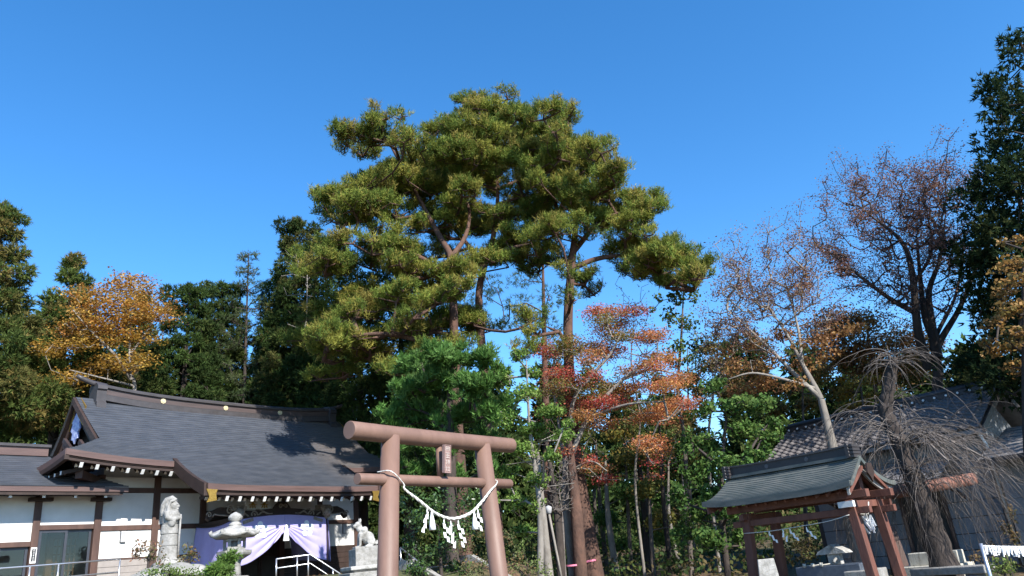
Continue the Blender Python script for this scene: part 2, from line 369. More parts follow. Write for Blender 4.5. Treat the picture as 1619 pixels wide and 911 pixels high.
for sgn in (-1, 1):
    pts = []
    for u in np.linspace(0, 1, 14):
        x = CXH + sgn * (EX - .03); o = RO + (EO - RO) * (1 - 2 * u); pts.append((x, -o, prof(EO) + upturn(x, EO) * (2 * u - 1) ** 2 + .01))
    fascia(pts, 'side_fascia', (1, 0, 0))
    # porch side edge: thick board following the curve
    x = KL if sgn < 0 else KR
    p = MB(); p.rail([(x + sgn * .0, -o, zk(x, o) - .16) for o in np.linspace(EO - .1, KO + .02, 14)], .12, .36, (1, 0, 0)); p.build('porch_bargeboard', 'darkwood', hall)
    # gable: verge boards, wall, pendant
    xg = CXH + sgn * (VX + .02)
    for back in (0, 1):
        for k, (dx, dz, w, h, mm) in enumerate(((0, -.13, .16, .24, 'darkwood'), (-.1, -.36, .1, .22, 'timber'), (-.17, -.58, .08, .2, 'darkwood'))):
            pts = []
            for o in np.linspace(RO, VG + .1, 14):
                oo = o if not back else 2 * RO - o
                pts.append((CXH + sgn * (half(o) + .0 + dx), -oo, prof(o) + dz))
            p = MB(); p.rail(pts, w, h, (1, 0, 0)); p.build('bargeboard', mm, hall)
        for (o0, hh) in ((VG - .45, .5), (RO + .12, .55)):
            pts = [(CXH + sgn * (half(o) - .055), -(o if not back else 2 * RO - o), prof(o) - .36) for o in np.linspace(o0, o0 + .42, 5)]
            p = MB(); p.rail(pts, .025, .22, (1, 0, 0)); p.build('gilt_fitting', 'gold', hall)
    xw = CXH + sgn * (VX - .45); p = MB()
    poly = [(-o, prof(o) - .15) for o in np.linspace(RO, VG + .05, 10)]; poly2 = [(-(2 * RO - o), prof(o) - .15) for o in np.linspace(VG + .05, RO, 10)][:-1]
    p.prism(poly2[::1] + poly[:], (xw, 0, 0), (0, 1, 0), (0, 0, 1), (-sgn * .1, 0, 0)); p.build('gable_wall', 'inter', hall)
    p = MB(); c = (CXH + sgn * (VX - .02), -RO, 7.05)
    poly = [(0, -.55), (.1, -.42), (.24, -.4), (.2, -.2), (.34, -.1), (.26, .1), (.36, .25), (.16, .3), (.1, .5), (0, .56)]
    poly = poly + [(-x, y) for x, y in poly[-2:0:-1]]
    p.prism(poly, c, (0, 1, 0), (0, 0, 1), (sgn * .05, 0, 0)); p.build('gable_pendant', 'bluew', hall)
    p = MB(); p.prism([(-.34, .3), (.34, .3), (.5, .62), (0, 1.0), (-.5, .62)], (CXH + sgn * (VX - .06), -RO, 7.0), (0, 1, 0), (0, 0, 1), (sgn * .03, 0, 0)); p.build('gable_plate', 'gold', hall)
# main ridge
zrg = lambda x: 8.08 + .2 * (abs(x - CXH) / 4.6) ** 3
def rline(x0, x1, dz): return [(x, -RO, zrg(x) + dz) for x in np.linspace(x0, x1, 30)]
RL, RR = -1.5, 7.6
rg = MB(); rg.rail(rline(RL, RR, -.02), .3, .24); rg = rg.build('ridge', 'band', hall)
p = MB(); p.rail(rline(RL - .02, RR + .02, -.24), .46, .18); p.build('ridge_base', 'ridge', rg)
p = MB(); p.rail(rline(RL - .02, RR + .02, -.13), .38, .04); p.build('ridge_moulding', 'ridged', rg)
p = MB(); p.rail(rline(RL - .1, RR + .1, .12), .44, .04); p.rail(rline(RL - .1, RR + .1, .16), .34, .045); p.tube(rline(RL - .1, RR + .1, .19), .075, 8); p.build('ridge_cap', 'ridge', rg)
for x in (.55, 2.9, 5.2):
    p = MB(); c = np.array((x, -RO - .15, zrg(x) - .01))
    for yy, s2 in ((-1, 0),):
        for k in range(8):
            g = k * math.pi / 4; q = c + np.array((math.cos(g) * .06, 0, math.sin(g) * .06)); p.tube([q + (0, .01, 0), q + (0, -.03, 0)], .032, 8)
        p.tube([c + (0, .01, 0), c + (0, -.045, 0)], .045, 10)
    p.build('ridge_crest', 'crestm', rg)
for sgn, x in ((-1, RL), (1, RR)):
    p = MB(); z = zrg(x)
    poly = [(-.36, -.62), (.36, -.62), (.36, -.45), (.3, -.4), (.3, -.05), (.36, 0), (.34, .12), (.2, .22), (-.2, .22), (-.34, .12), (-.36, 0), (-.3, -.05), (-.3, -.4), (-.36, -.45)]
    p.prism(poly, (x + sgn * .2, -RO, z), (0, 1, 0), (0, 0, 1), (-sgn * .3, 0, 0)); p.build('ridge_end', 'ridge', rg)
    p = MB(); p.tube([(x - sgn * .2, -RO, z + .18), (x + sgn * .25, -RO, z + .24), (x + sgn * .6, -RO, z + .36), (x + sgn * .75, -RO, z + .44)], [.09, .09, .075, .06], 10); p.build('ridge_horn', 'ridge', rg)
# walls
core = MB(); core.box(-1.6, 7.82, .1, 2.5, HZ, 5.75); core.build('wall', 'plaster', hall)
PS = [-1.72, 0., 1.56, 4.57, 6.2, 7.9]
for x in PS:
    bevel(MB().box(x - .1, x + .1, -.1, .1, HZ, 5.35).build('post', 'timber', hall))
for a, b in zip(PS[:-1], PS[1:]):
    if a == 1.56: continue
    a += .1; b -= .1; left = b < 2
    for z0, z1, mm, nm in ((2.92, 3.71, 'plaster', 'wall_panel'), (3.85, 4.82, 'plaster', 'wall_panel'), (4.98, 5.3, 'plaster', 'wall_panel')):
        MB().box(a, b, -.035, .1, z0, z1).build(nm, mm, hall)
    for z in (3.78, 4.9): bevel(MB().box(a, b, -.075, .1, z - .07, z + .08).build('beam', 'timber', hall))
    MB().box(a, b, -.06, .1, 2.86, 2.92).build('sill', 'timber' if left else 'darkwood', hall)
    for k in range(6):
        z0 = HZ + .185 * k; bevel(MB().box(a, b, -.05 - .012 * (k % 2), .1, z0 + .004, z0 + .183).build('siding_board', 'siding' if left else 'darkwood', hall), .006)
# doorway behind the curtain
MB().box(1.66, 4.47, .02, .1, HZ, 5.3).build('doorway_back', 'inter', hall)
for k in range(4):
    x0 = 1.7 + k * .69; p = MB()
    for q in (x0, x0 + .61): p.box(q, q + .06, -.03, .02, 2.0, 4.0)
    for z in (2.0, 2.7, 3.3, 3.94): p.box(x0 + .06, x0 + .61, -.025, .02, z, z + .06)
    for q in range(1, 6): p.box(x0 + .06 + q * .09, x0 + .075 + q * .09, -.02, .015, 2.76, 3.94)
    p.build('door', 'darkwood', hall)
MB().box(1.66, 4.47, -.08, .02, 4.06, 4.24).build('lintel', 'darkwood', hall)
MB().box(1.66, 4.47, -.035, .02, 4.24, 5.3).build('wall_panel', 'plaster', hall)
# rafters: each one a bar with a white-painted end
def rafter(x, o0, o1, zf, dz, w=.075, h=.1, end=True):
    r = MB(); r.bar((x, -o0, zf(x, o0) - dz), (x, -o1, zf(x, o1) - dz), w, h); r = r.build('rafter', 'darkwood', hall)
    if end:
        d = np.array((0, -(o1 - o0), zf(x, o1) - zf(x, o0))); d /= np.linalg.norm(d); e = np.array((x, -o1, zf(x, o1) - dz))
        MB().bar(e, e + d * .012, w + .006, h + .006).build('rafter_end', 'white', r)
for x in np.arange(KL + .3, KR - .1, .415):
    rafter(x, 1.2, 3.43, zk, .41, .085, .14); rafter(x, .1, 3.0, zk, .55, .07, .1)
for x in list(np.arange(CXH - EX + .45, KL, .43)) + list(np.arange(KR + .3, CXH + EX - .2, .43)):
    rafter(x, .1, 1.55, zroof, .40, .085, .14); rafter(x, .1, 1.2, zroof, .55, .07, .1)
for o in np.arange(RO - 1.5, 1.4, .43):      # side eave rafters at the left end
    x1 = CXH - EX + .12; z1 = prof(EO) - .33; r = MB(); r.bar((-1.7, -o, z1 + .4), (x1, -o, z1), .075, .1); r = r.build('rafter', 'darkwood', hall)
    MB().box(x1 - .012, x1, -o - .04, -o + .04, z1 - .05, z1 + .05).build('rafter_end', 'white', r)
b_ = MB(); b_.bar((-1.7, -.0, 5.12), (-2.75, -1.05, 5.2), .2, .22); b_.build('corner_beam', 'timber', hall)
# porch
PLX, PRX, PO = 1.45, 4.71, 2.3
for x in (PLX, PRX):
    bevel(MB().box(x - .11, x + .11, -PO - .11, -PO + .11, HZ, 3.98).build('porch_post', 'darkwood', hall), .02)
    p = MB(); p.box(x - .2, x + .2, -PO - .2, -PO + .2, 3.98, 4.06); p.box(x - .26, x + .26, -PO - .1, -PO + .1, 4.06, 4.16); p.build('bracket', 'carve', hall)
    bevel(MB().box(x - .06, x + .06, -PO + .11, -.1, 3.62, 3.82).build('tie_beam', 'darkwood', hall))
p = MB(); p.grid(lambda u, v: (PLX + .11 + (PRX - PLX - .22) * u, -PO - .09, 3.74 + .12 * math.sin(math.pi * u) + .2 * v), 20, 2)
p.grid(lambda u, v: (PRX - .11 - (PRX - PLX - .22) * u, -PO + .09, 3.74 + .12 * math.sin(math.pi * u) + .2 * v), 20, 2)
p.grid(lambda u, v: (PLX + .11 + (PRX - PLX - .22) * u, -PO + .09 - .18 * v, 3.74 + .12 * math.sin(math.pi * u)), 20, 1)
p.grid(lambda u, v: (PLX + .11 + (PRX - PLX - .22) * u, -PO - .09 + .18 * v, 3.94 + .12 * math.sin(math.pi * u)), 20, 1); p.build('rainbow_beam', 'darkwood', hall)
bevel(MB().box(KL + .5, KR - .5, -PO - .1, -PO + .1, 4.36, 4.44).build('porch_purlin', 'darkwood', hall))
def spiral(c, r, turns, d0, flip=1, n=26, sc=1.):
    return [(c[0] + flip * (r * (1 - .85 * k / n)) * math.cos(d0 + turns * 2 * math.pi * k / n), c[1], c[2] + (r * (1 - .85 * k / n)) * math.sin(d0 + turns * 2 * math.pi * k / n)) for k in range(n + 1)]
for cx, fl_ in ((PLX, 1), (PRX, -1)):
    y = -PO - .13
    p = MB(); p.tube(spiral((cx + fl_ * .55, y, 3.86), .13, 1.4, -.6, fl_), .022, 6)
    p.tube([(cx + fl_ * q, y, 3.80 + .1 * math.sin(q * 9) + .05 * q) for q in np.linspace(.2, 1.25, 20)], .024, 6)
    p.tube([(cx + fl_ * q, y - .01, 3.95 - .07 * math.sin(q * 7)) for q in np.linspace(.62, 1.2, 14)], .02, 6); p.build('scroll_carving', 'carve', hall)
    p = MB(); p.bar((cx + fl_ * .15, -PO - .16, 3.62), (cx + fl_ * .5, -PO - .16, 3.72), .06, .1); p.bar((cx - fl_ * .02, -PO - .2, 3.7), (cx + fl_ * .2, -PO - .2, 4.12), .06, .12); p.build('brace', 'carve', hall)
    # elephant-nose beam end pointing outwards
    q = -fl_; p = MB()
    poly = [(.1, .1), (.3, .2), (.55, .21), (.78, .12), (.92, .02), (.98, -.12), (.9, -.2), (.82, -.12), (.78, -.02), (.62, -.04), (.4, -.05), (.22, -.07), (.1, -.09)]
    p.prism([(x * q, z) for x, z in poly], (cx, -PO - .07, 3.9), (1, 0, 0), (0, 0, 1), (0, .14, 0)); eb = p.build('beam_nose', 'darkwood', hall)
    p = MB(); p.tube([(cx + q * x, -PO - .085, 3.9 + z) for x, z in ((.15, -.06), (.4, -.045), (.62, -.03), (.76, .0), (.82, -.08))], .022, 6); p.tube(spiral((cx + q * .92, -PO - .085, 3.88), .09, 1.2, 0, q), .018, 6)
    p.tube(spiral((cx + q * .25, -PO - .085, 4.0), .12, 1.2, 1, -q), .024, 6); p.build('nose_carving', 'carve', eb)
    p = MB()      # lion head at the outer face of the post
    hc = np.array((cx, -PO - .25, 3.9)); p.lathe([(.02, -.13), (.1, -.1), (.14, 0), (.12, .1), (.05, .15)], 10, hc); p.lathe([(.02, -.06), (.07, -.03), (.06, .05), (.02, .08)], 8, hc + (0, -.12, -.05))
    for g in range(7): p.tube([hc + (.12 * math.cos(g * .9), .02, .12 * math.sin(g * .9)), hc + (.19 * math.cos(g * .9), .03, .19 * math.sin(g * .9))], [.045, .02], 6)
    p.build('lion_head', 'carve', hall)
p = MB()          # frog-leg strut in the middle
poly = [(-.5, 0), (-.32, .05), (-.2, .2), (-.08, .28), (.08, .28), (.2, .2), (.32, .05), (.5, 0), (.5, -.06), (-.5, -.06)]
p.prism(poly, (3.08, -PO - .06, 4.0), (1, 0, 0), (0, 0, 1), (0, .12, 0)); p.build('frog_leg_strut', 'darkwood', hall)
p = MB(); p.tube(spiral((3.0, -PO - .08, 4.12), .08, 1.2, 0), .02, 6); p.tube(spiral((3.18, -PO - .08, 4.12), .08, 1.2, 0, -1), .02, 6); p.build('strut_carving', 'carve', hall)
# name board over the doorway: brushed gilt characters, blurred by distance
nb = MB(); nb.box(1.85, 2.75, -2.2, -2.14, 4.04, 4.36); nb = nb.build('name_board', 'plaster', hall)
for cxx in (2.08, 2.5):
    p = MB()
    for a in ((-.12, .08, .12, .08), (0, .12, 0, -.12), (-.13, -.01, .13, -.01), (-.1, -.11, -.02, .05), (.1, -.11, .02, .05), (-.08, -.08, .08, -.08)):
        p.bar((cxx + a[0], -2.215, 4.2 + a[1]), (cxx + a[2], -2.215, 4.2 + a[3]), .02, .04, (0, 1, 0))
    p.build('character', 'gold', nb)
for sgn, x in ((-1, KL), (1, KR)):           # gilt fittings at the porch eave corners
    p = MB(); p.prism([(0, .02), (.34, .0), (.3, -.12), (.33, -.3), (.02, -.36), (.1, -.2)], (x - sgn * .0, -KO - .035, zk(x, KO) - .18), (-sgn * 1., 0, 0), (0, 0, 1), (0, -.02, 0))
    p.build('gilt_fitting', 'gold', hall)
# purple curtain (its own thing)
YC = -PO - .16
cur = thing('shrine_curtain', 'purple shrine curtain with white plum crests tied up over the hall doorway', 'curtain', (HO[0], HO[1], HZ), ROT_H); BZ[cur.name] = (0, 0, HZ)
XM = (PLX + PRX) / 2
def cloth(sd):                                # sd -1: left half, +1: right half
    xo = PLX if sd < 0 else PRX
    def fn(u, v):
        x = XM + (xo - XM) * u; top = 3.72 + .12 * math.sin(math.pi * (x - PLX) / (PRX - PLX))
        zb = 2.35 + (3.34 - 2.35) * (1 - u) ** 1.7 if u > 0 else 3.34
        z = top + (zb - top) * v
        rr = math.hypot((x - XM), (z - 3.4)); an = math.atan2(3.55 - z, abs(x - XM) + .05)
        fold = .055 * math.sin(an * 17 + 1.2 * u) * math.exp(-((rr - .55) / .65) ** 2) * max(0, min(1, (3.6 - z) * 4))
        return (x, YC + .03 * math.sin(u * 14) * v * .6 - abs(fold) - .04 * v, z)
    return fn
for sd in (-1, 1):
    fn = cloth(sd); p = MB(); p.grid(fn, 64, 48); o = p.build('curtain_half', 'purple', cur)
    sol = o.modifiers.new('thickness', 'SOLIDIFY'); sol.thickness = .006
    cxx, czz = (2.2, 3.38) if sd < 0 else (3.92, 3.38)
    def onc(x, z):
        u = (x - XM) / ((PLX if sd < 0 else PRX) - XM); top = fn(u, 0)[2]; zb = fn(u, 1)[2]; return fn(u, (z - top) / (zb - top))
    for k in range(6):
        g = math.pi / 2 + k * 2 * math.pi / 5; rr = 0 if k == 5 else .175
        c0 = (cxx + rr * math.cos(g), czz + rr * math.sin(g)); R0 = .1 if k < 5 else .05
        p = MB(); vs = []
        for i in range(5):
            for j in range(16):
                q = onc(c0[0] + R0 * i / 4 * math.cos(j * math.pi / 8), c0[1] + R0 * i / 4 * math.sin(j * math.pi / 8)); vs.append((q[0], q[1] - .016, q[2]))
        p.add(vs, [(i * 16 + j, i * 16 + (j + 1) % 16, i * 16 + 16 + (j + 1) % 16, i * 16 + 16 + j) for i in range(4) for j in range(16)], True)
        p.build('plum_crest_petal', 'crestp', cur)
for (xa, nm) in ((PLX - .13, 'side_curtain'), (PRX + .13, 'side_curtain')):
    def fs_(u, v):
        y = -PO - .1 + (PO - .02) * u; top = 3.72 + .0 * u - .1 * math.sin(math.pi * u); zb = 2.3 + .22 * u; sg = -1 if xa < 2 else 1
        return (xa + sg * (.03 * math.sin(u * 20) * v + .1 * v), y, top + (zb - top) * v)
    p = MB(); p.grid(fs_, 40, 16); o = p.build(nm, 'purple', cur); sol = o.modifiers.new('thickness', 'SOLIDIFY'); sol.thickness = .006
p = MB(); p.tube([(PLX - .14, -PO - .1 + (PO - .02) * u, 3.76 - .12 * math.sin(math.pi * u)) for u in np.linspace(0, 1, 12)], .022, 6)
p.tube([(PLX + (PRX - PLX) * u, YC - .01, 3.75 + .12 * math.sin(math.pi * u)) for u in np.linspace(0, 1, 20)], .02, 6); p.build('curtain_rope', 'darkwood', cur)
p = MB(); p.prism([(-.045, .06), (.045, .06), (.1, -.34), (-.1, -.34)], (XM, YC - .1, 3.36), (1, 0, 0), (0, 0, 1), (0, -.04, 0)); p.lathe([(.02, .06), (.06, .09), (.05, .15), (.01, .18)], 8, (XM, YC - .12, 3.34)); p.build('tassel', 'paper', cur)

# ------------------------------------------------------------------ side wing
wing = thing('side_wing', 'low white walled wing with glass sliding doors joined to the shrine hall', 'building', (HO[0], HO[1], HZ), ROT_H); BZ[wing.name] = (0, 0, HZ)
zw = lambda x, o: 4.9 + (6.1 - 4.9) * ((.88 - o) / 2.23) ** 1.12 if o < .88 else 4.9
WL = -11.
mb = MB(); ol = list(np.linspace(-1.35, .88, 17)); strips(mb, ol, lambda o: WL, lambda o: -1.26 - (.88 - o) / 2.23 * 1.6, zw, nx=10)
mb.build('roof', 'roof', wing)
p = MB(); p.grid(lambda u, v: (-1.3 + (WL + 1.3) * u, 1.35 + 2.4 * v, 6.1 - 1.25 * v), 2, 2); p.build('rear_roof', 'roof', wing)
p = MB(); p.grid(lambda u, v: (WL + (-1.9 - WL) * u, -.85 + 1. * v, 4.75 + .3 * v), 2, 2); p.build('soffit', 'soffit', wing)
MB().rail([(WL, -.85, 4.81), (-1.26, -.85, 4.81)], .09, .13).build('fascia', 'fascia', wing)
MB().rail([(WL, -.82, 4.70), (-1.4, -.82, 4.70)], .09, .09).build('eave_board', 'darkwood', wing)
w_ = MB(); w_.rail([(WL, 1.35, 6.2), (-2.85, 1.35, 6.2)], .3, .26); w_ = w_.build('ridge', 'fascia', wing); MB().rail([(WL, 1.35, 6.37), (-2.8, 1.35, 6.37)], .42, .08).build('ridge_cap', 'ridge', w_)
for x in np.arange(-8.4, -1.3, .82):
    r = MB(); r.bar((x, .1, 4.98), (x, -.74, 4.64), .07, .09); r = r.build('rafter', 'darkwood', wing); MB().box(x - .04, x + .04, -.755, -.74, 4.59, 4.68).build('rafter_end', 'white', r)
MB().box(WL, -1.85, 1.3, 3.4, HZ, 5.2).build('rear_wall', 'plaster', wing)
MB().box(WL, -1.85, .1, 1.3, HZ, HZ + .25).build('floor', 'interw', wing)
MB().box(WL, -1.85, .12, 1.3, 4.2, 4.26).build('inner_ceiling', 'plaster', wing)
wp = [-8.4, -6.7, -5.02, -3.36]
for x in wp:
    bevel(MB().box(x - .09, x + .09, -.1, .1, HZ, 4.75).build('post', 'timber', wing)); MB().box(x - .3, x + .3, -.28, -.1, 4.56, 4.66).build('bracket', 'darkwood', wing)
MB().box(-2.0, -1.45, -.28, -.1, 4.56, 4.66).build('bracket', 'darkwood', wing)
bays = [(-8.31, -6.79, 3.42), (-6.61, -5.11, 3.42), (-4.93, -3.45, 3.42), (-3.27, -1.82, 3.85)]
for a, b, zl in bays:
    MB().box(a, b, -.035, .08, zl + .07, 4.72).build('wall_panel', 'plaster', wing)
    bevel(MB().box(a, b, -.08, .1, zl - .07, zl + .07).build('lintel', 'timber', wing)); z0 = HZ + .25 if zl > 3.6 else HZ + .7
    if zl < 3.6: MB().box(a, b, -.03, .08, HZ, z0).build('wall_panel', 'siding', wing)
    m0 = (a + b) / 2
    for k, (x0, x1) in enumerate(((a + .02, m0 + .04), (m0 - .04, b - .02))):
        yy = -.02 + .045 * k; f = MB()
        f.box(x0, x0 + .07, yy - .02, yy + .02, z0, zl - .07); f.box(x1 - .07, x1, yy - .02, yy + .02, z0, zl - .07)
        f.box(x0 + .07, x1 - .07, yy - .018, yy + .018, z0, z0 + .08); f.box(x0 + .07, x1 - .07, yy - .018, yy + .018, zl - .14, zl - .07)
        f = f.build('sliding_door' if zl > 3.6 else 'window', 'alum', wing)
        MB().box(x0 + .07, x1 - .07, yy - .004, yy + .004, z0 + .08, zl - .14).build('pane', 'glass', f)
MB().box(WL, -8.49, -.035, 1.3, HZ, 4.74).build('wall_panel', 'plaster', wing)
p = MB()                                      # wooden lattice door inside the entrance
for x in np.linspace(-2.55, -1.95, 6): p.box(x, x + .035, .85, .9, 2.0, 3.6)
for z in np.linspace(2.0, 3.6, 8): p.box(-2.55, -1.9, .86, .89, z, z + .035)
p.box(-2.7, -2.55, .8, .95, 2.0, 4.2); p.box(-2.7, -1.87, .8, .95, 3.62, 3.78); p.build('inner_door', 'interw', wing)

def hloc(s, off, z): return tuple(HO + HX * s + HN * off + np.array((0, 0, z)))
for s, z, lab in ((-.95, 3.36, 'slim white wall lamp on the white panel beside the glass sliding doors'), (7.33, 3.36, 'slim white wall lamp on the dappled wall behind the guardian dog')):
    l = thing('wall_lamp', lab, 'lamp', hloc(s, .035, z), ROT_H)
    bevel(MB().box(-.075, .075, -.075, -.02, 0, .33).build('lamp_cover', 'lampw', l), .02); MB().box(-.085, .085, -.02, 0, -.015, .345).build('back_plate', 'alum', l)
sg = thing('door_sign', 'narrow white sign with column of characters on post between glass doors', 'sign', hloc(-3.36, .1, 2.9), ROT_H)
bevel(MB().box(-.075, .075, -.03, 0, 0, .42).build('board', 'paper', sg), .01)
MB().box(-.05, .05, -.034, -.03, .05, .38).build('dark_field', 'blackm', sg)
for k in range(5):
    z = .35 - k * .065; p = MB()
    for a in ((-.022, .02, .022, .02), (0, .025, 0, -.02), (-.022, -.015, .022, -.015), (-.02, 0, .02, .003)): p.bar((a[0], -.037, z + a[1] - .01), (a[2], -.037, z + a[3] - .01), .004, .013, (0, 1, 0))
    p.build('character', 'paper', sg)

# ------------------------------------------------------------------ handrails, steps
def handrail(label, pts, heights, posts, lower=.32, r=.022, cat='handrail'):
    """pts: top rail polyline in world; posts: indices/fractions carried to the ground"""
    pts = [np.array(p, float) for p in pts]; b = pts[0].copy(); b[2] = G(b[0], b[1])
    t = thing('handrail', label, cat, tuple(b))
    MB().tube([p - b for p in pts], r, 10).build('top_rail', 'steel', t)
    MB().tube([p - b - (0, 0, lower) for p in pts], r * .85, 10).build('lower_rail', 'steel', t)
    for q in posts:
        i = int(q); f = q - i; p = pts[i] if f == 0 else pts[i] * (1 - f) + pts[i + 1] * f
        MB().tube([p - b, (p[0] - b[0], p[1] - b[1], heights(p) - b[2])], r, 10).build('post', 'steel', t)
    return t
gh = lambda p: G(p[0], p[1]) - .05
def hplane(x, y, s=None, off=None):
    r = ray(x, y)
    if s is not None: n = HX; p0 = HO + HX * s
    else: n = HN; p0 = HO + HN * off
    return EYE + r * ((p0 - EYE).dot(n) / r.dot(n))
handrail('steel ramp handrail in front of the wing glass doors', [hplane(x, y, off=3.) for x, y in ((-60, 902), (0, 899), (93, 892), (190, 884))], gh, (0, 1.5, 2, 3))
P1 = hplane(437, 884, off=4.6); P2 = hplane(491, 877, off=4.6)
handrail('steel stair handrail below the purple curtain', [P1 + (0, 0, -.12), P1, P2, P2 + np.array(HN) * 1.4 + np.array((.35, .45, -.95))], gh, (1, 1.6, 1.93, 2.5, 3), .25)
A = hplane(633, 866, s=4.1); B = hplane(692, 912, s=4.1)
handrail('sloping steel stair handrail behind the torii by dark shrubs', [A, A + (B - A) * .5, B, B + (B - A) * .4], gh, (0, 1, 2, 3), .3)
st = thing('stone_steps', 'pale stone stair flight with white side slab behind the torii', 'steps', hloc(3.05, 13.2, 0), ROT_H)
for k in range(11):
    bevel(MB().box(-1.0, 1.0, .34 * k, .34 * k + (.6 if k < 10 else 1.2), -.2, .16 * (k + 1)).build('step', 'stone', st), .012)
for x in (-1.16, 1.0):
    MB().prism([(0, -.3), (3.9, -.3), (3.9, 1.98), (3.5, 1.98), (-.1, .22), (-.1, -.3)], (x, 0, 0), (0, 1, 0), (0, 0, 1), (.16, 0, 0)).build('side_slab', 'stone', st)

# ================================================================== torii
TP = at(612, 800, 13.); TX = azd(36.2); TN = azd(126.2); ROT_T = rad(90 - 36.2)
TZ = G(TP[0] + TX[0] * 1.36, TP[1] + TX[1] * 1.36)
tor = thing('torii_gate', 'red-brown painted torii gate with round posts hung with white rope', 'torii', (TP[0], TP[1], TZ), ROT_T); BZ[tor.name] = (0, 0, TZ)
for (xb, zb, xt, zt, r) in ((-.165, TZ, .135, 3.88, .17), (2.885, TZ, 2.585, 3.88, .17)):
    p = MB(); p.tube([(xb, 0, zb - .2), (xb, 0, zb), (xt, 0, zt)], [r + .01, r + .01, r - .01], 40); po = p.build('post', 'torii', tor)
    MB().lathe([(.3, 0), (.3, .12), (.24, .22), (.2, .24)], 32, (xb, 0, zb - .02)).build('post_base', 'stone', po)
kz = lambda x: 3.905 + .012 * ((x - 1.37) / 2) ** 2
bevel(MB().tube([(x, 0, kz(x)) for x in np.linspace(-.78, 3.52, 14)], .15, 48).build('top_lintel', 'torii', tor), .008)
bevel(MB().tube([(-.63, 0, 3.14), (3.36, 0, 3.14)], .093, 40).build('tie_beam', 'torii', tor), .006)
MB().tube([(1.33, 0, 3.2), (1.33, 0, 3.8)], .06, 24).build('strut', 'torii', tor)
pq = thing('name_plaque', 'narrow bronze plaque with raised characters fixed to torii strut', 'plaque', tuple(TP + TX * 1.33 + TN * .15 + np.array((0, 0, 3.27 - TP[2]))), ROT_T)
pq.rotation_euler = (rad(5), 0, ROT_T)
bevel(MB().box(-.085, .085, -.03, .03, 0, .5).build('board', 'plaque', pq), .008)
f = MB(); f.box(-.085, .085, -.042, -.03, .488, .5); f.box(-.085, .085, -.042, -.03, 0, .012); f.box(-.085, -.073, -.042, -.03, .012, .488); f.box(.073, .085, -.042, -.03, .012, .488); f.build('border', 'plaque', pq)
MB().box(-.03, .03, .03, .1, .06, .1).build('hook', 'blackm', pq)
CH = [[(-.05, .03, .05, .03), (-.05, .03, -.05, -.035), (.05, .03, .05, -.035), (-.05, 0, .05, 0), (0, .035, 0, -.035)], [(-.05, .04, .05, .04), (-.045, -.0, .045, -.0), (0, .04, 0, -.04), (-.05, -.04, .05, -.04)],
      [(-.05, .02, -.01, .02), (-.03, .04, -.03, -.04), (.01, .03, .05, .03), (.01, 0, .05, 0), (.03, .04, .03, -.04), (.01, .03, .01, -.02), (.05, .03, .05, -.02)], [(-.05, .02, -.01, .02), (-.03, .04, -.03, -.04), (.005, .015, .05, .015), (.03, .04, .03, -.035), (0, -.035, .055, -.035)]]
for k, stq in enumerate(CH):
    p = MB()
    for a in stq: p.bar((a[0], -.034, .43 - k * .118 + a[1]), (a[2], -.034, .43 - k * .118 + a[3]), .012, .011, (0, 1, 0))
    p.build('character', 'stroke', pq)
# rope with paper streamers
rope = thing('shimenawa_rope', 'twisted white straw rope with paper streamers slung between torii posts', 'rope', (TP[0], TP[1], TZ), ROT_T); BZ[rope.name] = (0, 0, TZ)
ctrl = [(-.1, .1, 3.28), (-.06, -.19, 3.25), (.24, -.16, 3.06), (.275, -.15, 2.97), (.55, -.2, 2.78), (.95, -.2, 2.56), (1.38, -.2, 2.47), (1.85, -.2, 2.56), (2.2, -.2, 2.76), (2.5, -.2, 2.98), (2.68, -.185, 3.08), (2.82, -.1, 3.18), (2.78, .14, 3.24)]
def catmull(P, n=10):
    P = [np.array(p, float) for p in P]; Q = [P[0] * 2 - P[1]] + P + [P[-1] * 2 - P[-2]]; out = []
    for i in range(1, len(Q) - 2):
        for k in range(n):
            t = k / n; a, b, c, d = Q[i - 1:i + 3]
            out.append(.5 * ((2 * b) + (c - a) * t + (2 * a - 5 * b + 4 * c - d) * t * t + (3 * b - a - 3 * c + d) * t ** 3))
    return out + [P[-1]]
path = catmull(ctrl, 16); n = len(path); p = MB()
for s3 in range(3):
    pts = []; rr = []
    for i, q in enumerate(path):
        f_ = min(1, max(0, (min(i, n - 1 - i) - 28) / 40.)); R0 = .006 + .010 * f_; g = i * .42 + s3 * 2.094
        tn = path[min(i + 1, n - 1)] - path[max(i - 1, 0)]; tn /= np.linalg.norm(tn); a = np.cross(tn, (0, 1., 0)); a /= np.linalg.norm(a) + 1e-9; b = np.cross(tn, a)
        pts.append(q + (a * math.cos(g) + b * math.sin(g)) * R0 * .8); rr.append(R0)
    p.tube(pts, rr, 7)
p.build('rope_strands', 'rope', rope)
def rope_z(x): return min(path, key=lambda q: abs(q[0] - x) + (5 if q[2] > 3.1 else 0))
def shide(parent, x, y, z, sc=1., lean=0., seg=4, flip=1, mt='paper'):
    p = MB(); th = .004
    w, h = .075 * sc, .1 * sc
    for k in range(seg):
        xo = flip * (k % 2) * .055 * sc + lean * k * sc; zo = z - k * h * .82
        q = [(x + xo - w / 2, zo + .02 * sc * flip), (x + xo + w / 2, zo - .02 * sc * flip + .02), (x + xo + w / 2 + .02 * flip * sc, zo - h), (x + xo - w / 2 + .02 * flip * sc, zo - h + .02 * sc)]
        dy = -.025 * sc * (k % 2); p.prism(q, (0, y + dy, 0), (1, 0, 0), (0, 0, 1), (0, th, 0))
    p.tube([(x, y, z + .09 * sc), (x, y, z)], [.006, .018], 5)
    return p.build('paper_streamer', mt, parent)
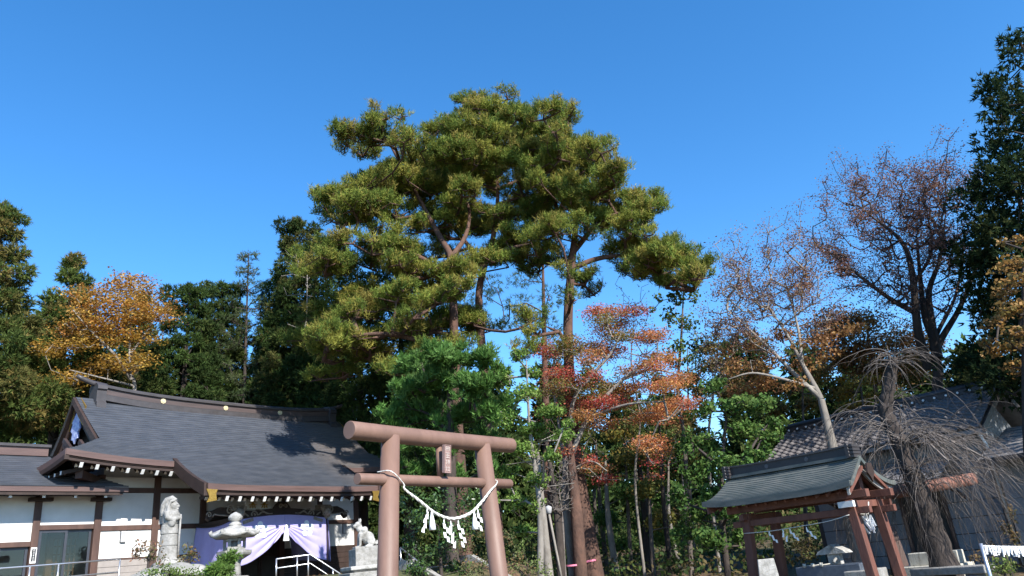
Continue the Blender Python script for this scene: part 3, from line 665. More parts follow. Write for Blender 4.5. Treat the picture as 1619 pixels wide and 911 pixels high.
for x, fl_, sg_, ln in ((1.13, 1, 4, .0), (1.3, -1, 5, .02), (1.5, 1, 5, .02), (2.06, 1, 4, -.012), (.72, -1, 4, -.03)):
    q = rope_z(x); shide(rope, x, q[1] - .01, q[2] - .12, .9, ln, sg_, fl_)
for x in (.83, 1.95):
    q = rope_z(x); p = MB(); c = (x, q[1] - .01, q[2] - .33); p.lathe([(.062, 0), (.05, .1), (.034, .2), (.018, .27), (.012, .3)], 12, c, True); p.build('straw_tassel', 'paper', rope)

# ================================================================== stone lantern, statue, guardian dog
LP = at(371, 855, 19.); lz = G(LP[0], LP[1]); HL = 3.18 - lz
lan = thing('stone_lantern', 'weathered stone lantern with curled mushroom cap before the purple curtain', 'stone lantern', (LP[0], LP[1], lz), rad(20))
def hexl(prof_, name, mt, smooth=False, n=6, parent=lan): return MB().lathe(prof_, n, (0, 0, 0), smooth).build(name, mt, parent)
hexl([(.45, -.1), (.45, .1), (.36, .16), (.3, .2)], 'base', 'stone'); hexl([(.17, .2), (.15, .3), (.145, HL - .95), (.17, HL - .88)], 'shaft', 'stone', True, 16)
hexl([(.18, HL - .88), (.36, HL - .78), (.38, HL - .74), (.38, HL - .68), (.24, HL - .66)], 'platform', 'stone')
fb = MB()
for k in range(6):
    a0, a1 = k * math.pi / 3, (k + 1) * math.pi / 3; p0 = np.array((math.cos(a0), math.sin(a0), 0)) * .21; p1 = np.array((math.cos(a1), math.sin(a1), 0)) * .21
    fb.bar(p0 + (0, 0, HL - .66), p0 + (0, 0, HL - .42), .07, .07, (1, 0, 0)); fb.bar(p0 * .99 + (0, 0, HL - .63), p1 * .99 + (0, 0, HL - .63), .05, .06); fb.bar(p0 * .99 + (0, 0, HL - .445), p1 * .99 + (0, 0, HL - .445), .05, .05)
fb.lathe([(.13, HL - .66), (.13, HL - .42)], 6); fb.build('fire_box', 'stone', lan)
p = MB(); prof_ = [(.1, HL - .42), (.44, HL - .40), (.50, HL - .36), (.46, HL - .31), (.34, HL - .25), (.22, HL - .17), (.12, HL - .13)]
n = 36; vs = []
for r, z in prof_:
    for k in range(n):
        g = 2 * math.pi * k / n; e6 = abs(math.cos(3 * g)) ** 3; rr = r * (1 + .1 * e6 * (r > .4)); vs.append((rr * math.cos(g), rr * math.sin(g), z + .05 * e6 * (r > .33)))
p.add(vs, [(i * n + k, i * n + (k + 1) % n, (i + 1) * n + (k + 1) % n, (i + 1) * n + k) for i in range(len(prof_) - 1) for k in range(n)], True)
for k in range(6):
    g = k * math.pi / 3; e = np.array((math.cos(g), math.sin(g), 0)); p.tube([e * .42 + (0, 0, HL - .33), e * .5 + (0, 0, HL - .3), e * .53 + (0, 0, HL - .25), e * .49 + (0, 0, HL - .22)], [.05, .05, .04, .025], 8)
p.build('cap', 'stonew', lan)
hexl([(.12, HL - .14), (.15, HL - .1), (.1, HL - .06), (.09, HL - .03), (.15, HL + .0), (.155, HL + .07), (.1, HL + .13), (.02, HL + .17)], 'finial', 'stonew', True, 18)

def blob(c, r, rot=None, n=18, m=12, amp=0., seed=0, sq=1.):
    """closed lumpy ellipsoid"""
    rg_ = random.Random(seed); ph = [rg_.uniform(0, 6.28) for _ in range(6)]; vs = []
    for i in range(m + 1):
        th = math.pi * i / m
        for k in range(n):
            g = 2 * math.pi * k / n
            d = np.array((math.sin(th) * math.cos(g), math.sin(th) * math.sin(g), math.cos(th)))
            d2 = np.sign(d) * np.abs(d) ** sq
            f_ = 1 + amp * (math.sin(3 * d[0] + ph[0]) * math.sin(4 * d[1] + ph[1]) + .6 * math.sin(7 * d[2] + ph[2] + 3 * d[0]) + .4 * math.sin(9 * d[1] + ph[3]) * math.sin(8 * d[0] + ph[4]))
            q = d2 * np.array(r) * f_
            if rot is not None: q = rot @ q
            vs.append(np.array(c) + q)
    return vs, [(i * n + k, (i + 1) * n + k, (i + 1) * n + (k + 1) % n, i * n + (k + 1) % n) for i in range(m) for k in range(n)]
def ry(a): a = rad(a); return np.array([[math.cos(a), 0, math.sin(a)], [0, 1, 0], [-math.sin(a), 0, math.cos(a)]])
def remesh(o, vox=.012, smooth=2):
    r = o.modifiers.new('remesh', 'REMESH'); r.mode = 'VOXEL'; r.voxel_size = vox; r.use_smooth_shade = True
    if smooth: s_ = o.modifiers.new('smooth', 'SMOOTH'); s_.iterations = smooth; s_.factor = .5
    return o

# statue: tall robed standing figure with a hood, facing right (local +x), staff in front
SP = at(265, 888, 19.); sz = SP[2]
sta = thing('stone_statue', 'pale stone statue of hooded robed figure holding a staff on rocks', 'statue', (SP[0], SP[1], sz), rad(0))
def ringbody(rows, n=28):                   # rows: (z, cx, rx, ry, squareness)
    vs = []
    for z, cx, rx, ry_, sq in rows:
        for k in range(n):
            g = 2 * math.pi * k / n; c, s = math.cos(g), math.sin(g)
            vs.append((cx + rx * math.copysign(abs(c) ** sq, c), ry_ * math.copysign(abs(s) ** sq, s), z))
    m = len(rows); fs = [(i * n + k, i * n + (k + 1) % n, (i + 1) * n + (k + 1) % n, (i + 1) * n + k) for i in range(m - 1) for k in range(n)]
    return vs, fs + [tuple(reversed(range(n))), tuple((m - 1) * n + k for k in range(n))]
body = MB()
rows = [(0, .0, .2, .17, .8), (.05, .0, .21, .18, .8), (.3, 0, .19, .165, .8), (.31, .0, .175, .15, .8), (.33, .0, .2, .17, .8), (.55, .0, .175, .155, .8), (.56, .0, .16, .14, .8), (.58, .0, .185, .165, .8), (.76, .0, .165, .15, .8),
        (.78, .005, .155, .14, .8), (.8, .01, .17, .155, .85), (.9, .02, .185, .16, .9), (1.0, .02, .18, .165, .9), (1.06, .0, .155, .15, .95), (1.1, -.04, .1, .11, 1), (1.2, -.05, .08, .09, 1), (1.28, -.05, .05, .06, 1)]
body.add(*ringbody(rows), True)
body.add(*blob((.07, .0, 1.17), (.1, .082, .11)), True)                                  # face
body.add(*blob((.172, .0, 1.16), (.03, .018, .032)), True); body.add(*blob((.15, .0, 1.205), (.03, .06, .014)), True); body.add(*blob((.15, .0, 1.1), (.03, .04, .022)), True)
body.add(*blob((.13, .0, 1.0), (.06, .065, .13), ry(-14)), True)                        # beard
body.tube([(.12, 0, 1.3), (.02, 0, 1.345), (-.09, 0, 1.31), (-.16, 0, 1.2), (-.16, 0, 1.08), (-.13, 0, .98)], [.03, .07, .08, .075, .08, .09], 12)   # hood over the crown
for s in (-1, 1):
    body.tube([(.1, .04 * s, 1.29), (.03, .1 * s, 1.27), (.0, .115 * s, 1.17), (.0, .12 * s, 1.06)], [.022, .035, .035, .045], 10)
for s in (-1, 1):
    body.tube([(-.02, .13 * s, 1.04), (.03, .18 * s, .92), (.12, .13 * s, .86), (.2, .05 * s, .9)], [.07, .07, .06, .045], 10)   # arms in wide sleeves
    body.add(*blob((.1, .13 * s, .82), (.09, .055, .11)), True)
    body.add(*blob((.21, .035 * s, .9), (.04, .035, .04)), True)                          # hands
    body.add(*blob((.17, .1 * s, .03), (.1, .06, .045)), True)                            # feet
remesh(body.build('figure', 'stone', sta), .009, 1)
p = MB(); p.tube([(.235, -.02, .0), (.23, -.01, .5), (.235, 0, .98)], [.022, .022, .02], 10); p.build('staff', 'stone', sta)
p = MB(); p.add(*blob((0, 0, -.1), (.36, .3, .16), amp=.1, seed=3), True); p.build('plinth', 'stonew', sta)
for (px, py, d, r, sd, lb) in ((300, 905, 18.6, (.55, .42, .34), 5, 'rounded grey boulder beside the statue between shrubs'), (236, 915, 18.4, (.5, .45, .4), 8, 'dark mossy boulder under the statue shrubs'), (268, 915, 18.7, (.75, .6, .5), 11, 'broad grey boulder carrying the robed statue')):
    q = at(px, py, d); p = MB(); p.add(*blob((0, 0, 0), r, n=30, m=20, amp=.09, seed=sd), True)
    tag(p.build('boulder', 'rock', None, tuple(q - (0, 0, .2))), lb, 'rock')
# mound under the rocks
q = at(268, 930, 19.); p = MB(); p.add(*blob((0, 0, 0), (1.7, 1.5, .55), n=40, m=24, amp=.05, seed=21), True); o = p.build('garden_mound', 'ground', None, (q[0], q[1], G(q[0], q[1]) - .1)); o['kind'] = 'structure'

# guardian dog on pedestal
KP = at(577, 866, 18.); kz0 = G(KP[0], KP[1]); ptop = KP[2]
dog = thing('guardian_dog', 'slender pale stone guardian dog sitting on granite pedestal by hall', 'statue', (KP[0], KP[1], ptop), rad(30))
b = MB()      # faces image left (-x)
b.add(*blob((.08, 0, .2), (.14, .1, .15), ry(-25)), True); b.add(*blob((-.04, 0, .3), (.1, .09, .17), ry(28)), True); b.add(*blob((-.12, 0, .42), (.075, .07, .09)), True)
b.add(*blob((-.15, 0, .5), (.08, .07, .07)), True); b.add(*blob((-.225, 0, .475), (.05, .045, .035)), True); b.add(*blob((-.225, 0, .44), (.035, .035, .014), ry(12)), True)
for s in (-1, 1):
    b.tube([(-.1, .06 * s, .3), (-.12, .065 * s, .18), (-.13, .065 * s, .05), (-.15, .065 * s, .02)], [.045, .035, .028, .03], 10); b.add(*blob((-.17, .065 * s, .022), (.05, .032, .025)), True)
    b.add(*blob((.12, .085 * s, .13), (.1, .055, .11), ry(-30)), True); b.add(*blob((.06, .1 * s, .03), (.09, .035, .03)), True)
    b.tube([(-.12, .045 * s, .54), (-.1, .05 * s, .6), (-.11, .05 * s, .64)], [.03, .022, .008], 8)
b.tube([(.2, 0, .1), (.27, 0, .07), (.3, 0, .1), (.27, 0, .14)], [.035, .04, .04, .02], 10)
for k in range(9): b.add(*blob((-.03 + .05 * math.cos(k * 2.1), .075 * math.sin(k * 2.4), .38 + .03 * math.sin(k * 1.7)), (.035, .03, .035)), True)
remesh(b.build('dog_body', 'stonew', dog), .011, 1)
bevel(MB().box(-.26, .32, -.13, .13, -.02, .025).build('plinth', 'stone', dog), .01)
ped = thing('dog_pedestal', 'stepped granite pedestal with moulded cap under the guardian dog', 'pedestal', (KP[0], KP[1], kz0), rad(32)); PH = ptop - kz0 - .02
bevel(MB().box(-.3, .32, -.24, .24, PH - .36, PH).build('upper_block', 'stone', ped), .01); bevel(MB().box(-.46, .47, -.38, .38, PH - .44, PH - .36).build('cap_slab', 'stonew', ped), .02)
MB().lathe([(.48, PH - .56), (.52, PH - .5), (.62, PH - .44)], 4, (0, 0, 0), False, .5).build('moulding', 'stone', ped)
bevel(MB().box(-.38, .39, -.31, .31, .2, PH - .5).build('die_block', 'stone', ped), .01); bevel(MB().box(-.5, .5, -.42, .42, -.2, .2).build('base_block', 'stone', ped), .015)
bevel(MB().box(-.28, .29, -.322, -.31, PH - 1., PH - .62).build('inset_panel', 'stonew', ped), .004)

# ================================================================== water pavilion
PAZ = -42.; PX = -azd(PAZ); PN = azd(PAZ - 90); PP = at(1352, 820, 18.); PG = G(PP[0] - PX[0] * 1.2, PP[1] - PX[1] * 1.2)
ROT_P = math.atan2(PX[1], PX[0])
pav = thing('water_pavilion', 'small red-brown timber water pavilion with grey-green curved copper roof', 'pavilion', (PP[0], PP[1], PG), ROT_P); BZ[pav.name] = (0, 0, PG)
pc = -1.55; PD = 1.12
for x0, y0 in ((.42, -.05), (-2.42 - .35, -.05), (.45, PD), (-2.42 - .35, PD)):
    xt = x0 * .0 + (0 if x0 > 0 else -2.56)
    ln = .1 if x0 > 0 else -.1
    po = MB(); po.bar((xt + ln * 1.6, y0 * 1.0 + (-.04 if y0 < 1 else .04), PG + .1), (xt, y0 + .02, 2.22), .19, .19, (0, 1, 0)); po = bevel(po.build('post', 'red_wood', pav), .012)
    bevel(MB().box(xt + ln * 1.6 - .2, xt + ln * 1.6 + .2, y0 - .2, y0 + .2, PG - .15, PG + .12).build('post_base', 'stone', po), .02)
for y in (-.03, PD): bevel(MB().box(-2.95, .4, y - .06, y + .06, 1.92, 2.06).build('tie_beam', 'red_wood', pav)); bevel(MB().box(-3.05, .42, y - .08, y + .08, 2.24, 2.4).build('wall_plate', 'red_wood', pav))
for x in (-2.56, 0.): bevel(MB().box(x - .06, x + .06, -.3, PD + .3, 2.06, 2.2).build('cross_beam', 'red_wood', pav)); MB().box(x - .05, x + .05, PD / 2 - .08, PD / 2 + .08, 2.3, 3.0).build('king_post', 'red_wood', pav)
for y, nm in ((-.3, 1), (PD + .3, -1)): MB().box(-.13, .2, y - .05 * nm, y + .05 * nm, 2.07, 2.19).build('beam_end', 'plaster' if nm > 0 else 'red_wood', pav)
RY = PD / 2; ZP = 3.12; PEO = RY + .5                              # ridge at y=RY, eave at distance PEO
pz = lambda t: ZP - .62 * (1 - (1 - t) ** 1.45) * 1. + .0 * t
phalf = lambda t: 1.71 + .16 * t ** 2
def pzz(x, t): return pz(t) + .07 * (abs(x - pc) / 2.1) ** 4 * t + .05 * (abs(x - pc) / 2.) ** 4
mb = MB(); nrow = 15
for sgn in (-1, 1):
    for r in range(nrow):
        t0, t1 = r / nrow, (r + 1) / nrow; nx = 30
        a = [(x, RY + sgn * PEO * t0, pzz(x, t0)) for x in np.linspace(pc - phalf(t0), pc + phalf(t0), nx + 1)]; bb = [(x, RY + sgn * PEO * t1, pzz(x, t1) + .018) for x in np.linspace(pc - phalf(t1), pc + phalf(t1), nx + 1)]; c = [(x, y, z - .03) for x, y, z in bb]
        n = nx + 1; fs = [(i, n + i, n + i + 1, i + 1) for i in range(nx)] + [(n + i, 2 * n + i, 2 * n + i + 1, n + i + 1) for i in range(nx)]
        mb.add(a + bb + c, fs if sgn < 0 else [tuple(reversed(q)) for q in fs])
mb.build('roof', 'proof', pav)
for sgn in (-1, 1):
    p = MB(); p.grid(lambda u, v: (lambda t: (lambda x: (x, RY + sgn * (PEO - .02) * t, pzz(x, t) - .1))(pc + (2 * u - 1) * (phalf(t) - .05)))(v), 20, 8); p.build('soffit', 'red_wood', pav)
    p = MB(); p.rail([(x, RY + sgn * (PEO - .01), pzz(x, 1) - .05) for x in np.linspace(pc - phalf(1), pc + phalf(1), 20)], .06, .11); p.build('fascia', 'proof', pav)
    for x in np.arange(pc - 1.75, pc + 1.8, .25):
        p = MB(); p.bar((x, RY + sgn * .1, pz(.1) - .15), (x, RY + sgn * (PEO - .12), pz(.88) - .17), .05, .07); p.build('rafter', 'red_wood', pav)
    for e in (-1, 1):
        p = MB(); p.rail([(pc + e * (phalf(t) - .02), RY + sgn * PEO * t, pzz(pc + e * phalf(t), t) - .06) for t in np.linspace(0, 1.0, 12)], .07, .1, (1, 0, 0)); p.build('verge', 'proof', pav)
        p = MB(); p.rail([(pc + e * (phalf(t) - .09), RY + sgn * PEO * t, pzz(pc + e * phalf(t), t) - .2) for t in np.linspace(0, .97, 12)], .05, .17, (1, 0, 0)); p.build('bargeboard', 'stone' if e > 0 else 'red_wood', pav)
for e in (-1, 1):
    p = MB(); p.prism([(-PEO * .75, 2.45), (PEO * .75, 2.45), (0, ZP - .12)], (pc + e * 1.35, RY, 0), (0, 1, 0), (0, 0, 1), (.05, 0, 0)); p.build('gable_wall', 'soffit', pav)
    p = MB(); p.prism([(-.1, .1), (.1, .1), (.16, -.1), (.06, -.2), (0, -.3), (-.06, -.2), (-.16, -.1)], (pc + e * 1.84, RY, 2.85), (0, 1, 0), (0, 0, 1), (e * .04, 0, 0)); p.build('gable_pendant', 'darkwood', pav)
rgp = MB(); rgp.rail([(x, RY, 3.25 + .03 * (abs(x - pc) / 1.6) ** 3) for x in np.linspace(pc - 1.6, pc + 1.6, 20)], .12, .19); rgp = rgp.build('ridge', 'ridged', pav)
p = MB(); p.rail([(pc - 1.6, RY, 3.13), (pc + 1.6, RY, 3.13)], .26, .05); p.rail([(pc - 1.6, RY, 3.16), (pc + 1.6, RY, 3.16)], .19, .03); p.build('ridge_base', 'proof', rgp)
p = MB(); p.rail([(x, RY, 3.36 + .03 * (abs(x - pc) / 1.6) ** 3) for x in np.linspace(pc - 1.62, pc + 1.62, 20)], .2, .035); p.build('ridge_cap', 'ridge', rgp)
for e in (-1, 1):
    p = MB()
    for k in range(4): p.tube([(pc + e * 1.62 - .07, RY - .2 + .0 * k, 3.15 + k * .075), (pc + e * 1.62 - .07, RY + .2, 3.15 + k * .075)], .045, 8); p.box(pc + e * 1.62 - .1, pc + e * 1.62 + .06, RY - .17, RY + .17, 3.11 + k * .075, 3.17 + k * .075)
    p.build('ridge_end', 'ridged', rgp)
for x in (pc - .55, pc + .5):
    p = MB(); p.tube([(x, RY - .05, 3.25), (x, RY - .075, 3.25)], .05, 14); p.build('ridge_crest', 'tile', rgp)
prp = thing('pavilion_rope', 'thin sagging cord with zigzag paper streamers across the water pavilion', 'rope', (PP[0], PP[1], PG), ROT_P); BZ[prp.name] = (0, 0, PG)
cp_ = [(-2.62, -.2, 1.78), (-1.9, -.22, 1.77), (-1.2, -.22, 1.8), (-.5, -.22, 1.84), (.0, -.22, 1.92)]
MB().tube(catmull(cp_, 6), .008, 6).build('cord', 'rope', prp)
for x, fl_, ln in ((-1.95, 1, .06), (-1.6, -1, .05), (-1.42, 1, .055), (-1.02, 1, .065)): shide(prp, x, -.22, 1.72, .62, ln, 4, fl_)
bn = thing('paper_bundle', 'bunch of knotted white paper strips tied to the pavilion corner post', 'paper bundle', tuple(PP + PX * .16 - PN * .1 + np.array((0, 0, -PP[2] + 1.62))), ROT_P)
rg_ = random.Random(4)
for k in range(16):
    a = rg_.uniform(-.14, .14); z = rg_.uniform(.1, .3); p = MB(); p.bar((a, rg_.uniform(-.06, .06), z), (a + rg_.uniform(-.1, .1), rg_.uniform(-.08, .08), z - rg_.uniform(.14, .26)), .045, .006, (.3, 1, 0)); p.build('paper_strip', 'paper', bn)
MB().tube([(-.3, -.05, .42), (-.12, -.05, .3), (.1, 0, .28), (.14, .05, .52)], .012, 6).build('tie_cord', 'rope', bn)
# basin under the roof
bs = thing('water_basin', 'dark polished stone water basin with small roofed spout in the pavilion', 'basin', tuple(PP + PX * -1.05 - PN * .62 + np.array((0, 0, -PP[2] + PG))), ROT_P)
p = MB(); p.box(-.75, .75, -.32, .32, 0, .72); p.box(-.75, .75, -.32, -.24, .72, .98); p.box(-.75, .75, .24, .32, .72, .98); p.box(-.75, -.67, -.24, .24, .72, .98); p.box(.67, .75, -.24, .24, .72, .98); bevel(p.build('trough', 'stoned', bs), .015)
MB().box(-.67, .67, -.24, .24, .9, .92).build('water', 'glass', bs)
bevel(MB().box(.45, .95, -.5, .5, 0, .84).build('side_slab', 'stone', bs), .02)
p = MB(); p.box(-.12, .16, .05, .2, .98, 1.2); p.prism([(-.34, 0), (.36, 0), (.3, .06), (.02, .2), (-.3, .06)], (0, -.02, 1.2), (1, 0, 0), (0, 0, 1), (0, .34, 0)); p.build('spout_house', 'stonew', bs)
MB().tube([(.1, .0, 1.1), (.1, -.1, 1.06), (.1, -.14, 1.02)], .03, 8).build('spout', 'stone', bs)
for k in range(3):
    p = MB(); x = -.5 + .2 * k; p.tube([(x, -.3, 1.0), (x + .05, .28, 1.0)], .012, 6); p.tube([(x, -.34, .97), (x, -.34, 1.05)], [.035, .04], 10); p.build('ladle', 'concrete', bs)
p = MB(); p.prism([(-.22, 0), (.22, 0), (.18, .4), (-.18, .4)], (0, 0, 0), (1, 0, 0), (0, 0, 1), (0, .06, .0)); p.box(-.24, .24, -.02, .08, -.5, 0)
o = bevel(p.build('notice_stone', 'stonew', None, tuple(at(1215, 905, 18.5) - (0, 0, .12))), .015); tag(o, 'small pale slab standing between the left pavilion posts', 'slab')

# ================================================================== storehouse
KAZ = -38.; KX = -azd(KAZ); KN = azd(KAZ - 90); KP0 = at(1545, 612, 27.); KGZ = G(*(KP0 - KX * 3)[:2]) - .1; ROT_K = math.atan2(KX[1], KX[0])
kur = thing('storehouse', 'old storehouse with dark tiled roof and pale blue-grey board walls', 'building', (KP0[0], KP0[1], KGZ), ROT_K); BZ[kur.name] = (0, 0, KGZ)
RT, EZ, ED = 5.25, 4.0, 2.05                                        # ridge height, eave height, plan depth of a slope
ncol, nrow = 24, 12; XL, XR = -6.75, .6
cw = (XR - XL) / ncol; sl_ = math.hypot(ED, RT - EZ); rl = sl_ / nrow; ang = math.atan2(RT - EZ, ED)
tb = MB(); nt = 10; L = rl * 1.18
def tz(u): return .035 * math.cos(2 * math.pi * u) + .02 * math.cos(4 * math.pi * u)
top = [(cw * (i / nt - .5) * 1.02, 0, tz(i / nt)) for i in range(nt + 1)]; low = [(x, -L, z + .045) for x, y, z in top]; lip = [(x, -L, z - .0) for x, y, z in top]
n = nt + 1; tb.add(top + low + lip, [(i, n + i, n + i + 1, i + 1) for i in range(nt)] + [(n + i, 2 * n + i, 2 * n + i + 1, n + i + 1) for i in range(nt)], True)
tme = None
tr = MB(); tr.prism([(-ED, EZ - .06), (0, RT - .06), (ED, EZ - .06), (ED, EZ - .16), (0, RT - .2), (-ED, EZ - .16)], (XL + .02, 0, 0), (0, 1, 0), (0, 0, 1), (XR - XL - .04, 0, 0)); trf = tr.build('roof', 'kurad', kur)
for c in range(ncol):
    for r in range(nrow):
        if tme is None:
            o = tb.build('roof_tile', 'tile'); tme = o.data; o.parent = trf
        else:
            o = bpy.data.objects.new('roof_tile', tme); link(o, trf)
        d = rl * r; jr = random.Random(c * 31 + r)
        o.location = (XL + cw * (c + .5) + jr.uniform(-.004, .004), -d * math.cos(ang), RT - d * math.sin(ang) + .03 - KGZ + jr.uniform(-.006, .006)); o.rotation_euler = (ang, jr.uniform(-.02, .02), 0)
p = MB(); p.rail([(XL - .02, 0, RT + .06), (XR + .02, 0, RT + .06)], .3, .16); p.tube([(XL - .06, 0, RT + .2), (XR + .06, 0, RT + .2)], .11, 10); kr = p.build('ridge', 'ridged', kur)
for x in np.arange(XL + .1, XR, .36): MB().tube([(x, -.17, RT + .06), (x, -.2, RT + .06)], .035, 8).build('ridge_boss', 'white', kr)
MB().lathe([(.2, 0), (.22, .2), (.12, .42), (.03, .5)], 8, (XR + .05, 0, RT - .05)).build('ridge_end', 'ridged', kr)
for x in (XL, XR): 
    for sg_ in (-1, 1): MB().rail([(x, 0, RT - .08), (x, sg_ * ED, EZ - .08)], .07, .2, (1, 0, 0)).build('bargeboard', 'ridged', kur)
WO = 1.35
def kwall(x0, x1, z0, z1, m_, y=-WO): 
    nb_ = max(1, int(round((z1 - z0) / .42))); h = (z1 - z0) / nb_
    for k in range(nb_): bevel(MB().box(x0, x1, y - .02, y + .04, z0 + k * h + .012, z0 + (k + 1) * h - .008).build('wall_board', m_, kur), .006)
core = MB(); core.box(-5.42, .2, -WO + .06, WO, KGZ, 3.9); core.prism([(-WO, 3.9), (WO, 3.9), (0, 4.9)], (-5.42, 0, 0), (0, 1, 0), (0, 0, 1), (5.62, 0, 0)); core.build('wall', 'kura', kur)
MB().box(-5.41, .19, -WO + .045, -WO + .058, KGZ, 3.86).build('wall_backing', 'inter', kur)
kwall(-5.45, -2.55, KGZ, 3.85, 'kura'); kwall(-1.35, .22, KGZ, 3.85, 'kura'); kwall(-2.55, -1.35, 2.9, 3.85, 'kura')
MB().box(-2.55, -1.35, -WO - .0, -WO + .04, KGZ, 2.9).build('doorway', 'inter', kur)
for x in (-2.6, -1.3): bevel(MB().box(x - .06, x + .06, -WO - .06, -WO + .05, KGZ, 2.95).build('door_post', 'timber', kur))
for x in (-5.48, .26): bevel(MB().box(x - .07, x + .07, -WO - .05, -WO + .08, KGZ, 3.85).build('corner_post', 'ridged', kur))
# lean-to roof under the tiles
p = MB(); nseg = 7
for k in range(nseg):
    y0, y1 = -WO - 1.5 * k / nseg, -WO - 1.5 * (k + 1) / nseg; z0, z1 = 3.5 - .75 * k / nseg, 3.5 - .75 * (k + 1) / nseg
    p.add([(-4.6, y0, z0), (-.6, y0, z0), (-.6, y1, z1 + .02), (-4.6, y1, z1 + .02), (-.6, y1, z1), (-4.6, y1, z1)], [(0, 3, 2, 1), (3, 5, 4, 2)])
p.build('lean_to_roof', 'kurad', kur); MB().rail([(-4.6, -WO - 1.48, 2.72), (-.6, -WO - 1.48, 2.72)], .06, .09).build('lean_to_fascia', 'ridged', kur)
for x in (-4.5, -.7): MB().bar((x, -WO - .05, 2.2), (x, -WO - 1.3, 2.72), .07, .09).build('lean_to_brace', 'timber', kur)
MB().tube([(.42, -WO - .35, KGZ), (.42, -WO - .35, 3.5), (.42, -ED + .1, 3.85)], .04, 10).build('downpipe', 'white', kur)
# neighbouring shed at the right edge
shd = thing('garden_shed', 'low shed with flat shingled grey roof next to the storehouse', 'building', (KP0[0], KP0[1], KGZ), ROT_K); BZ[shd.name] = (0, 0, KGZ)
p = MB(); nseg = 9
for k in range(nseg):
    y0, y1 = -.2 - 2.6 * k / nseg, -.2 - 2.6 * (k + 1) / nseg; z0, z1 = 4.0 - .95 * k / nseg, 4.0 - .95 * (k + 1) / nseg
    p.add([(.5, y0, z0), (6, y0, z0), (6, y1, z1 + .03), (.5, y1, z1 + .03), (6, y1, z1), (.5, y1, z1)], [(0, 3, 2, 1), (3, 5, 4, 2)])
p.build('roof', 'kurad', shd); MB().rail([(.5, -2.78, 3.02), (6, -2.78, 3.02)], .06, .1).build('fascia', 'ridged', shd)
MB().box(.6, 5.9, -1.9, 1.4, KGZ, 3.25).build('wall', 'kura', shd)
for k in range(7): bevel(MB().box(.58, 5.92, -1.94, -1.9, KGZ + .42 * k + .004, KGZ + .42 * k + .412).build('wall_board', 'kura', shd), .006)
for x in (2.0, 3.6):
    f = MB(); f.box(x, x + .9, -1.98, -1.94, 1.6, 2.5); f = f.build('window', 'alum', shd); MB().box(x + .06, x + .84, -1.988, -1.981, 1.66, 2.44).build('pane', 'glass', f)
def kloc(x, o, z): return tuple(KP0 * np.array((1, 1, 0)) + KX * x + KN * o + np.array((0, 0, z)))
s_ = at(1470, 884, 23.5); st2 = thing('door_steps', 'two-tier pale concrete steps before the dark storehouse doorway', 'steps', tuple(s_ - (0, 0, .45)), ROT_K + rad(4))
for k, (w, d, z0, z1) in enumerate(((1.6, 1., -.4, .3), (1.25, .7, .3, .62))): bevel(MB().box(-w / 2 + .1 * k, w / 2 + .1 * k, -.3 + .25 * k, d - .3, z0, z1).build('step', 'concrete', st2), .02)
s_ = at(1505, 905, 20.); bc = thing('stone_bench', 'pale grey stone slab bench near the foot of the weeping tree', 'bench', (s_[0], s_[1], G(s_[0], s_[1])), ROT_K + rad(-6)); bh = s_[2] - G(s_[0], s_[1]) + .12
bevel(MB().box(-.85, .85, -.22, .22, bh - .16, bh).build('seat', 'stone', bc), .02)
for x in (-.6, .5): bevel(MB().box(x - .12, x + .12, -.18, .18, -.1, bh - .16).build('leg', 'stoned', bc), .01)
for k, (px, hh, lb) in enumerate(((1421, 1.0, 'wide dark plank leaning on storehouse wall'), (1431, .9, 'narrow dark plank leaning on storehouse wall near its doorway'))):
    q = at(px, 885, 24.6); p = MB(); p.bar((0, 0, 0), (-.06, .18, hh + .35), .17, .04, (0, 1, 0)); tag(p.build('leaning_plank', 'timber', None, (q[0], q[1], q[2] - .35)), lb, 'plank')
# timber prop under the weeping tree
lg = thing('log_prop', 'red-brown round log prop on posts running behind the weeping tree', 'log', tuple(at(1450, 775, 21.5) * np.array((1, 1, 0)) + (0, 0, G(*at(1450, 775, 21.5)[:2]))), 0.)
b0 = np.array(lg.location); q0 = at(1366, 787, 20.6) - b0; q1 = at(1540, 757, 21.8) - b0
MB().tube([q0, q1], .145, 16).build('log', 'red_log', lg)
for f_ in (.1, .52): q = q0 + (q1 - q0) * f_; MB().tube([(q[0], q[1], -.3), (q[0], q[1], q[2] - .1)], .07, 10).build('post', 'darkbark', lg)
# rope of paper fortunes
om = thing('fortune_rope', 'grey pole with cord of knotted white paper fortunes beside dry shrubs', 'rope', tuple(at(1578, 911, 17.) * np.array((1, 1, 0)) + (0, 0, G(*at(1578, 911, 17.)[:2]))), 0.)
b0 = np.array(om.location); q0 = at(1551, 862, 17.) - b0; q1 = at(1760, 842, 17.6) - b0
MB().tube([(q0[0], q0[1], -.2), q0 + (0, 0, .03)], .035, 12).build('pole', 'steel', om)
MB().tube([(q1[0], q1[1], -.6), q1 + (0, 0, .03)], .035, 12).build('pole', 'steel', om)
pts = [q0 + (q1 - q0) * u + np.array((0, 0, -.02 - .1 * math.sin(math.pi * u))) for u in np.linspace(0, 1, 20)]
MB().tube(pts, .01, 6).build('cord', 'rope', om)
rg_ = random.Random(9)
for k in range(120):
    u = .02 + .95 * k / 120 + rg_.uniform(-.004, .004); q = q0 + (q1 - q0) * u + np.array((0, 0, -.02 - .1 * math.sin(math.pi * u))); a = rg_.uniform(-.05, .05); p = MB(); l_ = rg_.uniform(.06, .17)
    p.bar(q + (0, 0, .02), q + np.array((a, rg_.uniform(-.03, .03), -l_)), .035, .006, (rg_.uniform(-.5, .5), 1, 0)); p.build('paper_slip', 'paper', om)
